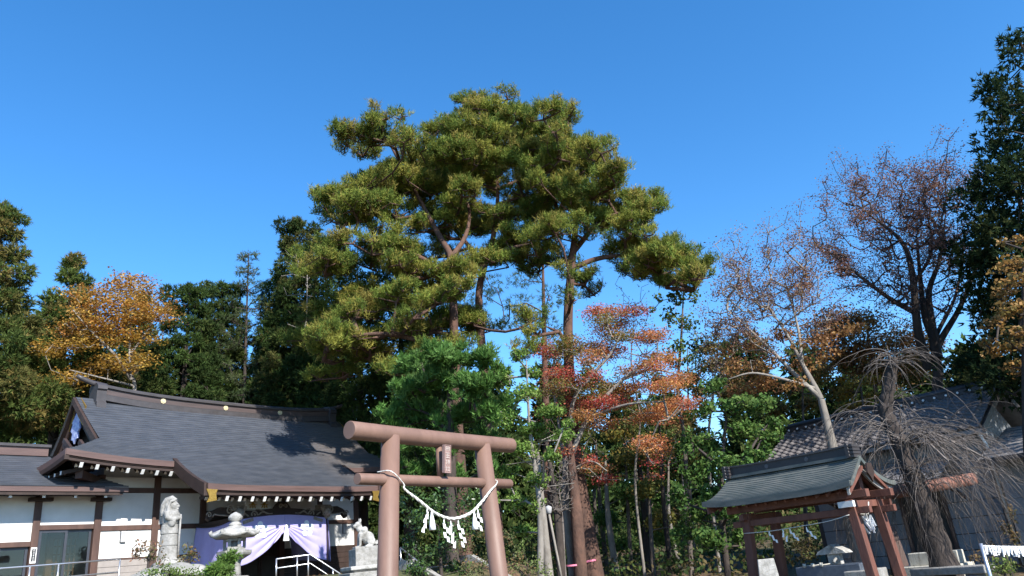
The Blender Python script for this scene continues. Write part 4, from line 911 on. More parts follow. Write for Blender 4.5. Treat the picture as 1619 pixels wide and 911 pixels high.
# street lamp among the trees
q = at(868, 812, 24.); lp = thing('path_lamp', 'small white lamp on thin leaning pole between the tree trunks', 'lamp', (q[0], q[1], G(q[0], q[1])), 0.); h = q[2] - G(q[0], q[1])
MB().tube([(.25, 0, -.2), (0, 0, h)], .035, 8).build('pole', 'palebark', lp); MB().lathe([(.04, -.02), (.08, .02), (.11, .17), (.09, .2), (.02, .24)], 14, (0, 0, h)).build('lamp_head', 'lampw', lp)

# ================================================================== vegetation
RNG = np.random.default_rng(7)
def unit(v): return v / (np.linalg.norm(v, axis=-1, keepdims=True) + 1e-9)
def rdir(n): return unit(RNG.normal(size=(n, 3)))
def blades(P, D, k, ln, wd, spread, shoot=0.):
    """k thin triangles per tuft, starting at P and fanning out round D"""
    n = len(P); P = np.repeat(P, k, 0); D = np.repeat(D, k, 0)
    d = unit(D + RNG.normal(size=(n * k, 3)) * spread); a = unit(np.cross(d, rdir(n * k)))
    l = ln * RNG.uniform(.6, 1.15, (n * k, 1)); w = wd * RNG.uniform(.7, 1.2, (n * k, 1))
    b = P + RNG.normal(size=(n * k, 3)) * ln * .12 + D * RNG.uniform(0, shoot, (n * k, 1)) if shoot else P + RNG.normal(size=(n * k, 3)) * ln * .12
    return np.stack([b - a * w / 2, b + a * w / 2, b + d * l], 1)
def rhombs(P, Nn, ln, wd, jit=.5):
    n = len(P); nn = unit(Nn + RNG.normal(size=(n, 3)) * jit); a = unit(np.cross(nn, rdir(n))); b = np.cross(nn, a)
    l = ln * RNG.uniform(.6, 1.2, (n, 1)); w = wd * RNG.uniform(.6, 1.2, (n, 1))
    return np.stack([P - a * l / 2, P + b * w / 2, P + a * l / 2, P - b * w / 2], 1)
def pal(n, colors, jit=.18, clump=None, cj=.15):
    colors = np.asarray(colors); c = colors[RNG.integers(0, len(colors), n)] if clump is None else clump
    return c * RNG.uniform(1 - jit, 1 + jit, (n, 1)) * (1 + RNG.normal(size=(n, 3)) * .05)
def fill(clumps, dens, lo=.55, flat=0., upbias=0., under=1.):
    """points through a list of ellipsoid clumps (c, r): returns P, outward D, clump index. dens = points per m2 of surface"""
    P, D, I = [], [], []
    for i, (c, r) in enumerate(clumps):
        r = np.asarray(r); ar = 4 * math.pi * ((r[0] * r[1]) ** 1.6 / 3 + (r[0] * r[2]) ** 1.6 / 3 + (r[1] * r[2]) ** 1.6 / 3) ** (1 / 1.6)
        n = max(4, int(ar * dens)); d = rdir(n)
        if under < 1: d[:, 2] = np.where((d[:, 2] < 0) & (RNG.random(n) > under), -d[:, 2], d[:, 2])
        q = RNG.uniform(lo ** 2, 1, (n, 1)) ** .5 * (1 + .13 * np.sin(d[:, :1] * 5 + i) * np.sin(d[:, 1:2] * 6 + 2 * i) + .1 * np.sin(d[:, 2:] * 8 + i))
        P.append(np.asarray(c) + d * r * q); D.append(unit(d / r + np.array([0, 0, upbias]) / r.mean())); I.append(np.full(n, i))
    return np.concatenate(P), np.concatenate(D), np.concatenate(I)
def seg_mesh(S, n=4):
    """S: list of (p0, p1, r0, r1) -> vertices, quads"""
    p0 = np.array([s[0] for s in S]); p1 = np.array([s[1] for s in S]); r0 = np.array([s[2] for s in S])[:, None]; r1 = np.array([s[3] for s in S])[:, None]
    t = unit(p1 - p0); ref = np.where(np.abs(t[:, 2:]) < .9, np.array([[0, 0, 1.]]), np.array([[1., 0, 0]])); a = unit(np.cross(t, ref)); b = np.cross(t, a)
    V = []
    for q, r in ((p0, r0), (p1, r1)):
        for k in range(n):
            g = 2 * math.pi * k / n; V.append(q + (a * math.cos(g) + b * math.sin(g)) * r)
    V = np.stack(V, 1); m = len(S); base = (np.arange(m) * 2 * n)[:, None]
    Q = np.stack([np.concatenate([base + k, base + (k + 1) % n, base + n + (k + 1) % n, base + n + k], 1) for k in range(n)], 1).reshape(-1, 4)
    return V.reshape(-1, 3), Q
class Skel:
    def __init__(s, trunk, radii, step=.5):
        """trunk polyline (bottom to top)"""
        s.N = []; s.par = []; s.tr = []
        pts = catmull(trunk, 8) if len(trunk) > 2 else [np.array(trunk[0]) * (1 - u) + np.array(trunk[1]) * u for u in np.linspace(0, 1, 12)]
        L = np.cumsum([0] + [np.linalg.norm(b - a) for a, b in zip(pts[:-1], pts[1:])]); s.tpts = pts
        rs = np.interp(L / L[-1], np.linspace(0, 1, len(radii)), radii); s.trad = rs
        for p, r in zip(pts, rs): s.N.append(p); s.par.append(-1); s.tr.append(r)
        s.nt = len(pts); s.extra = []
    def limb(s, pts, radii):
        pts = catmull(pts, 6) if len(pts) > 2 else [np.array(p) for p in pts]; rs = np.interp(np.linspace(0, 1, len(pts)), np.linspace(0, 1, len(radii)), radii); s.extra.append((pts, rs))
        for p, r in zip(pts, rs): s.N.append(np.array(p)); s.par.append(-1); s.tr.append(r)
        s.nt += len(pts)
    def wood(s, parent, base, S, bark, sides=10, name='trunk'):
        b_ = MB(); b_.tube(s.tpts, list(s.trad), sides, False)
        for pts, rs in s.extra: b_.tube(pts, list(rs), 8, False)
        V = np.array(b_.v); Q = np.array(b_.f)
        if S:
            V2, Q2 = seg_mesh(S, 5); Q = np.concatenate([Q, Q2 + len(V)]); V = np.concatenate([V, V2])
        return npmesh(name, V, Q, bark, parent, smooth=True, off=base)
    def grow(s, atts, seg=.6, up=.35, wob=.12, minh=None, slope=0.):
        c = s.N[s.nt - 1]; A = np.asarray(atts); base = np.array(s.N[:s.nt])
        order = np.argsort(np.min(np.linalg.norm(A[:, None] - base[None], axis=2), 1)); tips = []
        buf = np.zeros((len(A) * 16 + len(s.N) + 10, 3)); buf[:len(s.N)] = s.N; cnt = len(s.N); hmin = -1e9 if minh is None else minh
        for i in order:
            a = A[i]; nd = buf[:cnt]; d = np.linalg.norm(nd - a, axis=1) + np.maximum(0, nd[:, 2] - a[2] + slope) * 1.2 + (nd[:, 2] < hmin) * 50
            j = int(np.argmin(d)); p = nd[j].copy(); L = np.linalg.norm(a - p); k = max(1, min(14, int(L / seg))); pr = j
            w = RNG.normal(size=3) * wob * L
            for q in range(1, k + 1):
                u = q / k; x = p + (a - p) * u + w * math.sin(math.pi * u) - np.array([0, 0, up]) * L * .3 * math.sin(math.pi * u)
                buf[cnt] = x; s.N.append(x); s.par.append(pr); s.tr.append(0); pr = cnt; cnt += 1
            tips.append(pr)
        return tips
    def segs(s, rtip=.012, ex=.42, rmax=1.):
        n = len(s.N); w = np.zeros(n); ch = np.zeros(n, bool)
        for i in range(n):
            if s.par[i] >= 0: ch[s.par[i]] = True
        for i in range(n - 1, s.nt - 1, -1):
            if not ch[i]: w[i] += 1
            if s.par[i] >= s.nt: w[s.par[i]] += w[i]
        r = np.minimum(rtip * np.maximum(w, 1) ** ex, rmax); out = []
        for i in range(s.nt, n):
            pa = s.par[i]; r0 = r[pa] if pa >= s.nt else min(r[i] * 1.25, s.tr[pa] * .9)
            out.append((s.N[pa], s.N[i], max(r0, r[i]), r[i]))
        return out
def leaves_obj(parent, base, P, D, I, spec, name='crown'):
    """spec: kind, size, cols (list), optional ccols per clump"""
    k = spec.get('k', 6); cols = np.asarray(spec['cols']); nC = int(I.max()) + 1
    cc = cols[RNG.integers(0, len(cols), nC)] if 'cc' not in spec else np.asarray(spec['cc'])
    mixr = spec.get('mix', .35)
    own = cols[RNG.integers(0, len(cols), len(P))] if 'cc' not in spec else cc[I]
    c = np.where(RNG.random((len(P), 1)) < mixr, own, cc[I]) * (1 + .12 * RNG.normal(size=(nC, 1)))[I]
    if spec['kind'] == 'blade':
        T = blades(P, D, k, spec['ln'], spec['wd'], spec.get('spread', .5), spec.get('shoot', 0.)); c = np.repeat(c, k, 0); nv = 3
    else:
        T = rhombs(P, D, spec['ln'], spec['wd'], spec.get('jit', .6)); nv = 4
    n = len(T); c = np.clip(c * RNG.uniform(.78, 1.22, (n, 1)), .004, .8)
    return npmesh(name, T.reshape(-1, 3), np.arange(n * nv).reshape(n, nv), spec.get('mat', 'leaf'), parent, c, off=base)
def clp(lst, dist, dep=1., zr=1., dd=None):
    """photo ellipses (x, y, rx, ry[, depth offset]) -> ellipsoids at their distance"""
    out = []
    for e in lst:
        x, y, rx, ry_ = e[:4]; o = e[4] if len(e) > 4 else (RNG.uniform(-1, 1) * dd if dd else 0.)
        m_ = pxm(x, y, dist + o); out.append((at(x, y, dist + o), np.array([rx * m_, max(rx * m_ * dep, .2), ry_ * m_ * zr])))
    return out
def trunk_pts(lst, dist, ground=True):
    """photo polyline bottom to top; first point carried down to the ground"""
    pts = [at(e[0], e[1], dist + (e[2] if len(e) > 2 else 0)) for e in lst]
    if ground:
        g = G(pts[0][0], pts[0][1])
        if pts[0][2] > g + .3: pts.insert(0, np.array([pts[0][0], pts[0][1], g - .25]))
        else: pts[0] = np.array([pts[0][0], pts[0][1], g - .25])
    return pts
def plant(name, label, cat, dist, trunk, radii, clumps, spec, group=None, bark='bark', dens=40, atts=None, rtip=.014, ex=.42, up=.2, fillkw={}, seg=.6, minh=None, nper=3, sides=10, rmax=1., limbs=None, wob=.1):
    tp = trunk_pts(trunk, dist) if not isinstance(trunk[0], np.ndarray) else trunk
    base = tp[0] + np.array([0, 0, .25]); t = thing(name, label, cat, tuple(base), 0., group)
    sk = Skel(tp, radii); A = []
    if clumps:
        for c, r in clumps:
            for _ in range(nper): A.append(np.asarray(c) + rdir(1)[0] * np.asarray(r) * RNG.uniform(0, .75) - np.array([0, 0, r[2] * .25]))
    if atts is not None: A += list(atts)
    S = None
    for lp, lr in (limbs or []): sk.limb([at(e[0], e[1], dist + (e[2] if len(e) > 2 else 0)) for e in lp], lr)
    if A:
        sk.grow(A, seg, up, wob, minh); S = sk.segs(rtip, ex, rmax)
    sk.wood(t, base, S, bark, sides)
    if clumps and spec:
        P, D, I = fill(clumps, dens, **fillkw); leaves_obj(t, base, P, D, I, spec)
    return t, sk, base
def zoomlist(lst, x0, y0, s): return [(x0 + e[0] / s, y0 + e[1] / s, e[2] / s, e[3] / s) + tuple(e[4:]) for e in lst]

# ---------------- the three tall pines
Z = lambda l: zoomlist(l, 450, 130, 1.8586)
pine_pads = Z([(540,70,40,24),(600,58,34,26),(655,45,26,24),(600,100,70,32),(680,105,60,28),(760,103,55,28),(830,108,58,15),(500,130,55,32),(440,150,45,28),(560,160,70,32),(650,160,70,32),(730,160,60,28),(800,160,35,18),
 (285,105,42,22),(340,105,22,18),(225,150,66,24),(185,182,38,14),(290,165,60,32),(350,170,42,30),(230,215,46,20),(400,200,48,28),(470,215,55,28),(540,230,78,28),(620,220,70,28),(700,210,60,28),(780,205,60,22),(850,203,38,16),(905,240,55,20),
 (380,250,66,36),(330,280,60,36),(262,300,56,32),(200,315,38,22),(430,270,50,32),(590,250,85,30),(680,270,60,24),(760,270,66,28),(850,275,66,28),(930,270,46,24),(968,300,46,24),
 (150,350,64,20),(108,345,36,9),(200,370,58,28),(128,385,36,18),(270,350,58,32),(330,330,58,32),(400,320,58,32),(170,410,48,22),(240,400,48,22),
 (380,385,52,26),(460,390,56,26),(540,390,48,22),(440,430,66,22),(360,440,38,22),(540,430,56,20),(600,425,56,20),(640,400,54,22),
 (720,380,66,22),(800,370,66,22),(880,350,66,28),(950,340,56,28),(1010,350,48,24),(1052,380,40,22),(760,300,56,28),(830,320,58,28),
 (690,440,54,20),(760,460,56,20),(830,430,56,22),(900,420,56,26),(970,400,56,26),(1040,420,46,26),(880,455,38,18),(1000,460,56,24),(1062,450,26,18),
 (700,490,46,16),(640,500,34,12),(740,505,36,16),
 (1020,500,62,28),(1080,510,72,30),(1140,520,66,30),(1190,540,58,28),(1228,560,36,22),(1100,560,64,26),(1045,548,56,24),(1165,590,54,24),(1120,535,66,28),(1070,535,60,26),(1205,575,44,22),(1120,600,36,16),(1200,606,30,15),
 (835,560,36,34),(880,590,46,22),(908,622,34,12),(840,640,32,26),(800,530,34,20),
 (130,480,42,16),(200,470,48,18),(270,490,48,20),(110,530,54,20),(160,540,56,24),(250,540,56,26),(340,500,46,22),(410,570,56,26),(470,560,54,24),(380,610,56,24),(460,640,64,20),(520,610,46,20),
 (230,640,54,24),(170,650,38,16),(300,660,46,20),(380,690,38,15),(470,712,48,14),(440,730,36,12),(590,730,52,20),(556,712,36,16),(720,700,46,22),(740,740,36,18),(700,790,42,22),
 (60,770,54,18),(120,745,64,22),(180,740,38,18),(150,800,46,18),(205,788,62,16),(250,778,32,12),(140,822,32,12),
 (450,330,60,26),(520,330,50,24),(650,330,50,22),(700,330,50,22),(560,290,60,24),(330,395,46,24),(300,440,46,22),(60,560,40,16)])
PC = [(.18, .21, .04), (.24, .245, .05), (.13, .17, .035), (.28, .26, .06), (.15, .20, .04), (.10, .15, .035), (.26, .22, .06)]
for _ in range(48):                                # cushions filling the inside of the crown
    x = RNG.uniform(560, 1030); y = RNG.uniform(205, 430); 
    if (x - 790) ** 2 / 240 ** 2 + (y - 330) ** 2 / 130 ** 2 < 1 and not (770 < x < 870 and 270 < y < 330): pine_pads.append((x, y, RNG.uniform(22, 34), RNG.uniform(9, 14)))
for _ in range(52): pine_pads.append((RNG.uniform(480, 750), RNG.uniform(395, 600), RNG.uniform(20, 32), RNG.uniform(8, 13)))
PC2 = [(.07, .10, .03), (.09, .125, .035), (.12, .145, .04)]
def pine(name, label, trunk, radii, pads, dist, dd, cols, limbs):
    cl = []
    for e in pads:
        x, y = e[:2]; rr = RNG.uniform(-1, 1) * dd; m_ = pxm(x, y, dist + rr)
        cl.append((at(x, y, dist + rr), np.array([e[2] * m_ * 1.12, e[2] * m_ * 1.05, e[3] * m_ * 1.1])))
    sub = []                                   # break each pad into a few smaller cushions
    for c, r in cl:
        k = max(7, int(19 * r[0]))
        for _ in range(k):
            g = RNG.uniform(0, 6.28); q = RNG.uniform(.0, 1.) ** .55; cc = c + np.array([math.cos(g) * q * r[0], math.sin(g) * q * r[1], RNG.normal() * r[2] * .32 + .35 * r[2] * (1 - q)])
            f = RNG.uniform(.2, .42); sub.append((cc, np.array([r[0] * f, r[1] * f, max(.1, r[2] * RNG.uniform(.2, .42))])))
    tp = trunk_pts(trunk, dist); base = tp[0] + np.array([0, 0, .25]); t = thing(name, label, 'tree', tuple(base), 0., 'tall red pines')
    sk = Skel(tp, radii)
    for lp, lr in (limbs or []): sk.limb([at(e[0], e[1], dist + (e[2] if len(e) > 2 else 0)) for e in lp], lr)
    sk.grow([c - np.array([0, 0, r[2] * .3]) for c, r in cl], .7, .15, .16, minh=base[2] + 5)
    sk.grow([c - np.array([0, 0, r[2] * .15]) for c, r in sub], .5, .1, .14, minh=base[2] + 5)
    sk.wood(t, base, sk.segs(.016, .46, .2), 'redbark', 12)
    P, D, I = fill(sub, 43, .15, upbias=2.6, under=.5)
    D = unit(D + RNG.normal(size=D.shape) * .25)
    leaves_obj(t, base, P, D, I, dict(kind='blade', k=10, ln=.18, wd=.031, spread=.8, shoot=.3, cols=cols, mat='needle', mix=.25))
    return t
pA = [e for e in pine_pads if 640 < e[0] < 850 and e[1] < 420]; pB = [e for e in pine_pads if e[0] <= 640 or (e[0] <= 745 and e[1] >= 420)]; pC = [e for e in pine_pads if e not in pA and e not in pB]
pine('pine_tree', 'tall red-barked pine at the crown centre with sinuous forked trunk', [(788, 880), (768, 620), (757, 480), (765, 425), (778, 385), (787, 300), (775, 210)], [.3, .24, .18, .17, .13, .08, .04], pA, 28.5, 2.3, PC, [([(765, 425), (738, 385, .5), (700, 345, 1.), (660, 310, 1.2)], [.12, .09, .06, .03]), ([(770, 410), (800, 395, -.8), (840, 385, -1.2)], [.13, .1, .04]), ([(787, 300), (830, 280, .6), (870, 262, .8)], [.09, .07, .03])])
pine('pine_tree', 'broad pine spreading low over the hall roof with layered left boughs', [(735, 880), (720, 600), (716, 450), (712, 405), (694, 372, .6), (655, 300, 1.3), (612, 220, 1.2)], [.3, .24, .19, .17, .13, .08, .04], pB, 27., 2.3, PC, [([(713, 408), (735, 375, .4), (742, 335, .9), (728, 290, 1.2)], [.12, .09, .06, .03]), ([(716, 440), (660, 405, -.8), (600, 385, -1.), (540, 360, -1.)], [.11, .09, .07, .03]), ([(719, 560), (650, 535, -1), (590, 528, -1.4), (520, 540, -1.6)], [.12, .1, .07, .03])])
tC = pine('pine_tree', 'pine with leaning grey trunk wrapped in pink tape and long right bough', [(938, 910), (912, 740), (903, 640), (898, 520), (902, 440), (908, 380), (915, 320)], [.4, .3, .23, .19, .18, .15, .06], pC, 27., 2.2, PC, [([(903, 425), (950, 408, .2), (1010, 405, .5), (1080, 425, .6)], [.12, .1, .06, .02]), ([(905, 400), (950, 350, .5), (1000, 330, .8)], [.12, .08, .04])])
q = at(932, 887, 27.) - np.array(tC.location); MB().tube([q - (.0, 0, .03), q + (-.005, 0, .03)], .375, 24, False).build('tape_band', 'tape', tC)
# bluish sparse pine seen through the gap
plant('pine_tree', 'thin bluish pine with sparse needles seen through the crown gap', 'tree', 36., [(868, 880), (862, 600), (858, 400)], [.25, .18, .05], clp([(745,420,22,14),(780,450,26,12),(830,440,26,14),(760,470,22,10),(820,480,26,12),(870,470,20,18),(870,520,22,18),(800,510,20,10),(880,560,22,18),(840,420,20,12),(730,395,20,10),(650,400,18,10)], 36., dd=1.5), dict(kind='blade', k=6, ln=.26, wd=.03, spread=.6, cols=[(.06,.10,.06),(.08,.12,.06)], mat='needle'), 'tall red pines', 'redbark', 16, rtip=.02)

# ---------------- conifers made from drooping clumps
def conifer(name, label, peak, base_y, wpx, dist, cols, group=None, dens=44, ln=.2, wd=.05, bark='darkbark', tufts=1., top=.12, shape=.8, k=6, spec=None, r0=None, lean=0., csz=1., trans='needle', skip=0.):
    x, y = peak; P0 = at(x, y, dist); gx = P0[0] + lean; g = G(gx, P0[1]); Ht = P0[2] - g; m_ = pxm(x, y, dist); Rm = wpx * m_ / 2
    zb = max(.3, at(x, base_y, dist)[2] - g); cl = []; nl = max(6, int((Ht - zb) / .75))
    for i in range(nl):
        u = i / (nl - 1); z = zb + (Ht - zb) * u * .97; R = Rm * max(top, (1 - u) ** shape) * RNG.uniform(.85, 1.1); nb = max(3, int(4 + 4.5 * R * tufts))
        for b in range(nb):
            if RNG.random() < skip: continue
            a = b / nb * 6.283 + RNG.uniform(-.4, .4); q = RNG.uniform(.3, 1.) ** .6; rr = np.array([1, 1, .75]) * (.3 + .16 * R) * RNG.uniform(.65, 1.15) * csz
            cl.append((np.array([P0[0] + (gx - P0[0]) * (1 - u) + math.cos(a) * R * q, P0[1] + math.sin(a) * R * q, g + z - .25 * R * q + RNG.normal() * .15]), rr))
    cl.append((P0 - np.array([0, 0, .2]), np.array([.28, .28, .45]) * csz))
    tr = [np.array([gx, P0[1], g - .25]), np.array([gx * .5 + P0[0] * .5, P0[1], g + Ht * .5]), P0 + np.array([0, 0, -.2])]
    rr0 = r0 or .018 * Ht; sp = spec or dict(kind='blade', k=k, ln=ln, wd=wd, spread=.6, cols=cols, mat=trans)
    return plant(name, label, 'tree', dist, tr, [rr0, rr0 * .7, .03], cl, sp, group, bark, dens, nper=1, rtip=.02, ex=.4, up=.25, fillkw=dict(lo=.35, upbias=.3), sides=8)
CED = [(0.083, 0.128, 0.033), (0.112, 0.15, 0.038), (0.075, 0.112, 0.03), (0.18, 0.15, 0.053)]
CEDB = [(.13, .125, .04), (.10, .13, .035), (.085, .12, .03), (.18, .14, .045), (.075, .11, .03)]
DARK = [(0.044, 0.075, 0.022), (0.056, 0.094, 0.025), (0.037, 0.062, 0.02), (0.081, 0.106, 0.031)]
conifer('cedar_tree', 'tall bronze-tipped cedar rising at the far left over the wing', (8, 328), 640, 190, 33., CEDB, 'cedars behind the hall', top=.25, shape=.55, dens=52)
conifer('cedar_tree', 'pointed green cedar between the bronze cedar and the yellow tree', (118, 408), 650, 150, 37., CED, 'cedars behind the hall', top=.2, shape=.6, dens=52)
conifer('cedar_tree', 'small dark cedar standing behind the yellow tree crown', (225, 470), 650, 120, 41., CED, 'cedars behind the hall', shape=.6)
conifer('cypress_tree', 'round topped dark cypress right of the yellow tree', (300, 455), 650, 130, 38., DARK, 'dark evergreens behind the hall', top=.45, shape=.45, dens=52)
conifer('cypress_tree', 'dense dark cypress below the sparse larch', (352, 452), 650, 120, 40., DARK, 'dark evergreens behind the hall', top=.45, shape=.45, dens=52)
conifer('larch_tree', 'feathery sparse larch poking above the dark cypresses', (393, 398), 620, 130, 39., [(.09, .11, .05), (.07, .10, .045)], None, dens=26, ln=.2, wd=.035, shape=.6, csz=.6, k=5, top=.25, tufts=1.6, r0=.13)
lc, _, _ = conifer('cedar_tree', 'dark cedar with bare white dead twigs left of the broad pine', (468, 350), 650, 125, 37., DARK + [(.09, .09, .03)], 'dark evergreens behind the hall', top=.4, shape=.45, dens=50)
for i, (x, y, w, d, lb) in enumerate(((440, 440, 110, 40., 'shadowy evergreen under the white-twigged cedar'), (515, 405, 135, 36., 'shadowy evergreen behind the low pine boughs'), (565, 425, 125, 33., 'dark evergreen filling the gap over the torii beam end'), (628, 415, 130, 32., 'dark evergreen behind the broad pine trunk'), (685, 455, 120, 30., 'dark evergreen between the two pine trunks'))):
    conifer('evergreen_tree', lb, (x, y), 760, w, d, DARK, 'dark evergreens behind the hall', top=.5, shape=.4, dens=28)
# white dead twigs on the cedar
q0 = at(478, 520, 35.2); A = [at(RNG.uniform(445, 500), RNG.uniform(385, 520), 35.2 + RNG.uniform(-.4, .4)) for _ in range(40)]
sk = Skel([at(488, 560, 35.3), at(478, 530, 35.25), q0 + np.array([.2, 0, .6]), at(486, 400, 35.3)], [.03, .03, .025, .008]); sk.grow(A, .4, -.5, .2); sk.wood(lc, np.array(lc.location), sk.segs(.014, .4, .05), 'palebark', 8, 'dead_branches')
for i in range(20):                               # far conifers that close the wood behind everything
    x = -40 + i * 92 + RNG.uniform(-20, 20)
    if x > 1560: break
    y = 560 + RNG.uniform(-30, 40)
    if 940 < x < 1110: y += 70
    if x < 240: y = 500 + RNG.uniform(0, 60)
    conifer('forest_conifer', 'distant dark conifer closing the wood behind the shrine trees', (x, y), 850, 150, 52 + RNG.uniform(-3, 6), DARK, 'distant forest conifers', top=.35, shape=.5, dens=3.2, ln=.5, wd=.26, k=4, csz=1.3)

# ---------------- broadleaf trees with layered sprays
def sprays(lst, dist, dd, zr=.75, sub=6, fl=.45):
    cl = []
    for e in lst:
        x, y, rx, ry_ = e[:4]; o = e[4] if len(e) > 4 else RNG.uniform(-1, 1) * dd; m_ = pxm(x, y, dist + o); c = at(x, y, dist + o); r = np.array([rx * m_, rx * m_ * .9, ry_ * m_])
        for _ in range(sub):
            f = RNG.uniform(fl, fl * 1.6); cl.append((c + rdir(1)[0] * r * RNG.uniform(.1, .75), np.array([r[0] * f, r[1] * f, r[2] * f * zr + .06])))
    return cl
def leafy(parent, base, sk, groups, dist, dd, natt, per, ln, sig=(.26, .26, .09), mt='autumn', rtip=.007, up=-.2, bark='palebark', wob=.12, minh=None, mixg=.14):
    """attractors in photo ellipses, twigs grown to them, small leaves gathered round each twig end"""
    A = []; C = []; tot = sum(e[2] * e[3] for lst, _ in groups for e in lst)
    for lst, cols in groups:
        for e in lst:
            o = RNG.uniform(-1, 1) * dd
            for _ in range(max(3, int(natt * e[2] * e[3] / tot))):
                g = RNG.uniform(0, 6.283); q = RNG.uniform(0, 1) ** .5 * 1.15; q *= RNG.uniform(.8, 1.35); A.append(at(e[0] + e[2] * q * math.cos(g), e[1] + e[3] * q * math.sin(g), dist + o + RNG.normal() * .35)); c2 = cols if RNG.random() > mixg else groups[RNG.integers(0, len(groups))][1]; C.append(c2[RNG.integers(0, len(c2))])
    A = np.array(A); C = np.array(C); sk.grow(A, .4, up, wob, minh); sk.wood(parent, base, sk.segs(rtip, .44, .2), bark, 10)
    n = len(A) * per; I = np.repeat(np.arange(len(A)), per); P = A[I] + RNG.normal(size=(n, 3)) * np.array(sig)
    return leaves_obj(parent, base, P, np.tile([0, 0, 1.], (n, 1)), I, dict(kind='rhomb', ln=ln, wd=ln * .75, cols=C, cc=C, mat=mt, jit=.55), 'leaves')
def leafy_tree(name, label, dist, trunk, radii, groups, dd, natt, per, ln, limbs=None, **kw):
    tp = trunk_pts(trunk, dist); base = tp[0] + np.array([0, 0, .25]); t = thing(name, label, 'tree', tuple(base), 0.)
    sk = Skel(tp, radii)
    for lp, lr in (limbs or []): sk.limb([at(e[0], e[1], dist + (e[2] if len(e) > 2 else 0)) for e in lp], lr)
    leafy(t, base, sk, groups, dist, dd, natt, per, ln, **kw); return t
YEL = [(0.425, 0.237, 0.05), (0.35, 0.2, 0.05), (0.5, 0.312, 0.075), (0.375, 0.163, 0.037)]
ytree = [(210,450,28,14),(190,470,30,14),(235,475,28,14),(215,495,36,16),(180,500,30,13),(250,495,20,14),(140,465,24,12),(165,480,20,10),(130,490,20,10),(120,525,28,12),(150,515,28,12),(185,530,26,12),(100,545,22,8),(150,540,24,10),(215,530,26,12),(185,575,38,11),(215,570,20,10),(150,580,20,8),(60,550,20,7),(105,600,26,9),(135,598,16,7),(85,560,16,7),(70,598,16,6)]
leafy_tree('autumn_tree', 'yellow-orange broadleaf tree with pale trunk behind the hall ridge', 34., [(212, 640), (207, 590), (205, 540), (212, 470), (214, 440)], [.16, .13, .1, .05, .02], [(ytree[:12], YEL), (ytree[12:], [(.40, .26, .05), (.36, .20, .04)])], 1.3, 560, 26, .13, limbs=[([(207, 600), (180, 560, -.5), (140, 520, -.8), (115, 490, -1)], [.08, .06, .04, .02]), ([(206, 560), (235, 520, .4), (250, 490, .6)], [.07, .05, .02]), ([(209, 610), (170, 600, -1), (110, 585, -1.4)], [.06, .04, .02])], sig=(.26, .3, .07))
MAP = [(0.529, 0.218, 0.098), (0.552, 0.276, 0.103), (0.483, 0.161, 0.081), (0.414, 0.241, 0.069)]; RED = [(.41, .065, .06), (.37, .05, .045), (.50, .14, .09), (.50, .2, .1)]; GRY = [(.16, .17, .04), (.20, .17, .05), (.25, .16, .05)]
Zm = lambda l: zoomlist(l, 800, 460, 2.847)
m_red = Zm([(410,95,40,18),(580,88,40,16),(180,265,36,25),(240,365,46,20),(310,400,30,12),(510,265,22,14),(350,500,50,20),(440,500,50,20),(500,500,40,22),(215,540,30,18),(820,505,24,20),(380,765,24,9),(440,845,34,12),(660,775,16,7),(660,830,20,7),(265,720,30,10),(180,540,18,20),(400,380,20,12)])
m_org = Zm([(490,95,46,18),(500,145,50,18),(450,180,46,18),(640,205,56,22),(680,190,24,14),(420,250,50,22),(450,290,40,16),(380,300,36,22),(700,300,56,16),(640,330,50,16),(560,360,46,16),(690,345,24,10),(780,390,50,18),(730,420,50,18),(680,435,46,16),(590,430,30,12),(550,440,40,14),(750,520,50,18),(690,545,50,18),(780,500,40,14),(660,560,36,16),(720,580,30,10),(400,550,50,18),(350,560,46,16),(430,600,50,20),(600,580,36,14),(640,690,46,22),(700,720,30,16),(420,800,40,12),(360,800,30,10)])
m_grn = Zm([(270,240,50,28),(230,280,40,20),(330,270,30,20),(420,430,50,28),(470,450,40,20),(330,440,30,20),(220,430,40,22),(260,460,36,18),(400,480,36,16),(120,460,30,14),(540,200,30,16),(420,130,40,16),(500,210,30,14)])
leafy_tree('maple_tree', 'scarlet and orange maple with pale slanting limbs right of the torii', 25.5, [(905, 900), (893, 770), (905, 715), (935, 655), (985, 600), (1040, 560)], [.16, .14, .12, .09, .06, .02], [(m_org, MAP), (m_red, RED), (m_grn, GRY)], 1.4, 1600, 30, .075,
    limbs=[([(895, 740), (905, 640, -.3), (930, 600, -.4), (965, 560, -.5), (985, 520, -.6)], [.08, .07, .06, .04, .015]), ([(930, 660), (990, 640, -.6), (1050, 635, -1)], [.06, .04, .02]), ([(896, 760), (885, 680, .4), (872, 600, .6)], [.06, .05, .02]), ([(985, 600), (1030, 585, .4), (1085, 595, .6)], [.045, .035, .015]), ([(900, 745), (935, 730, -.5), (960, 745, -.8)], [.04, .03, .015])], sig=(.2, .2, .075))
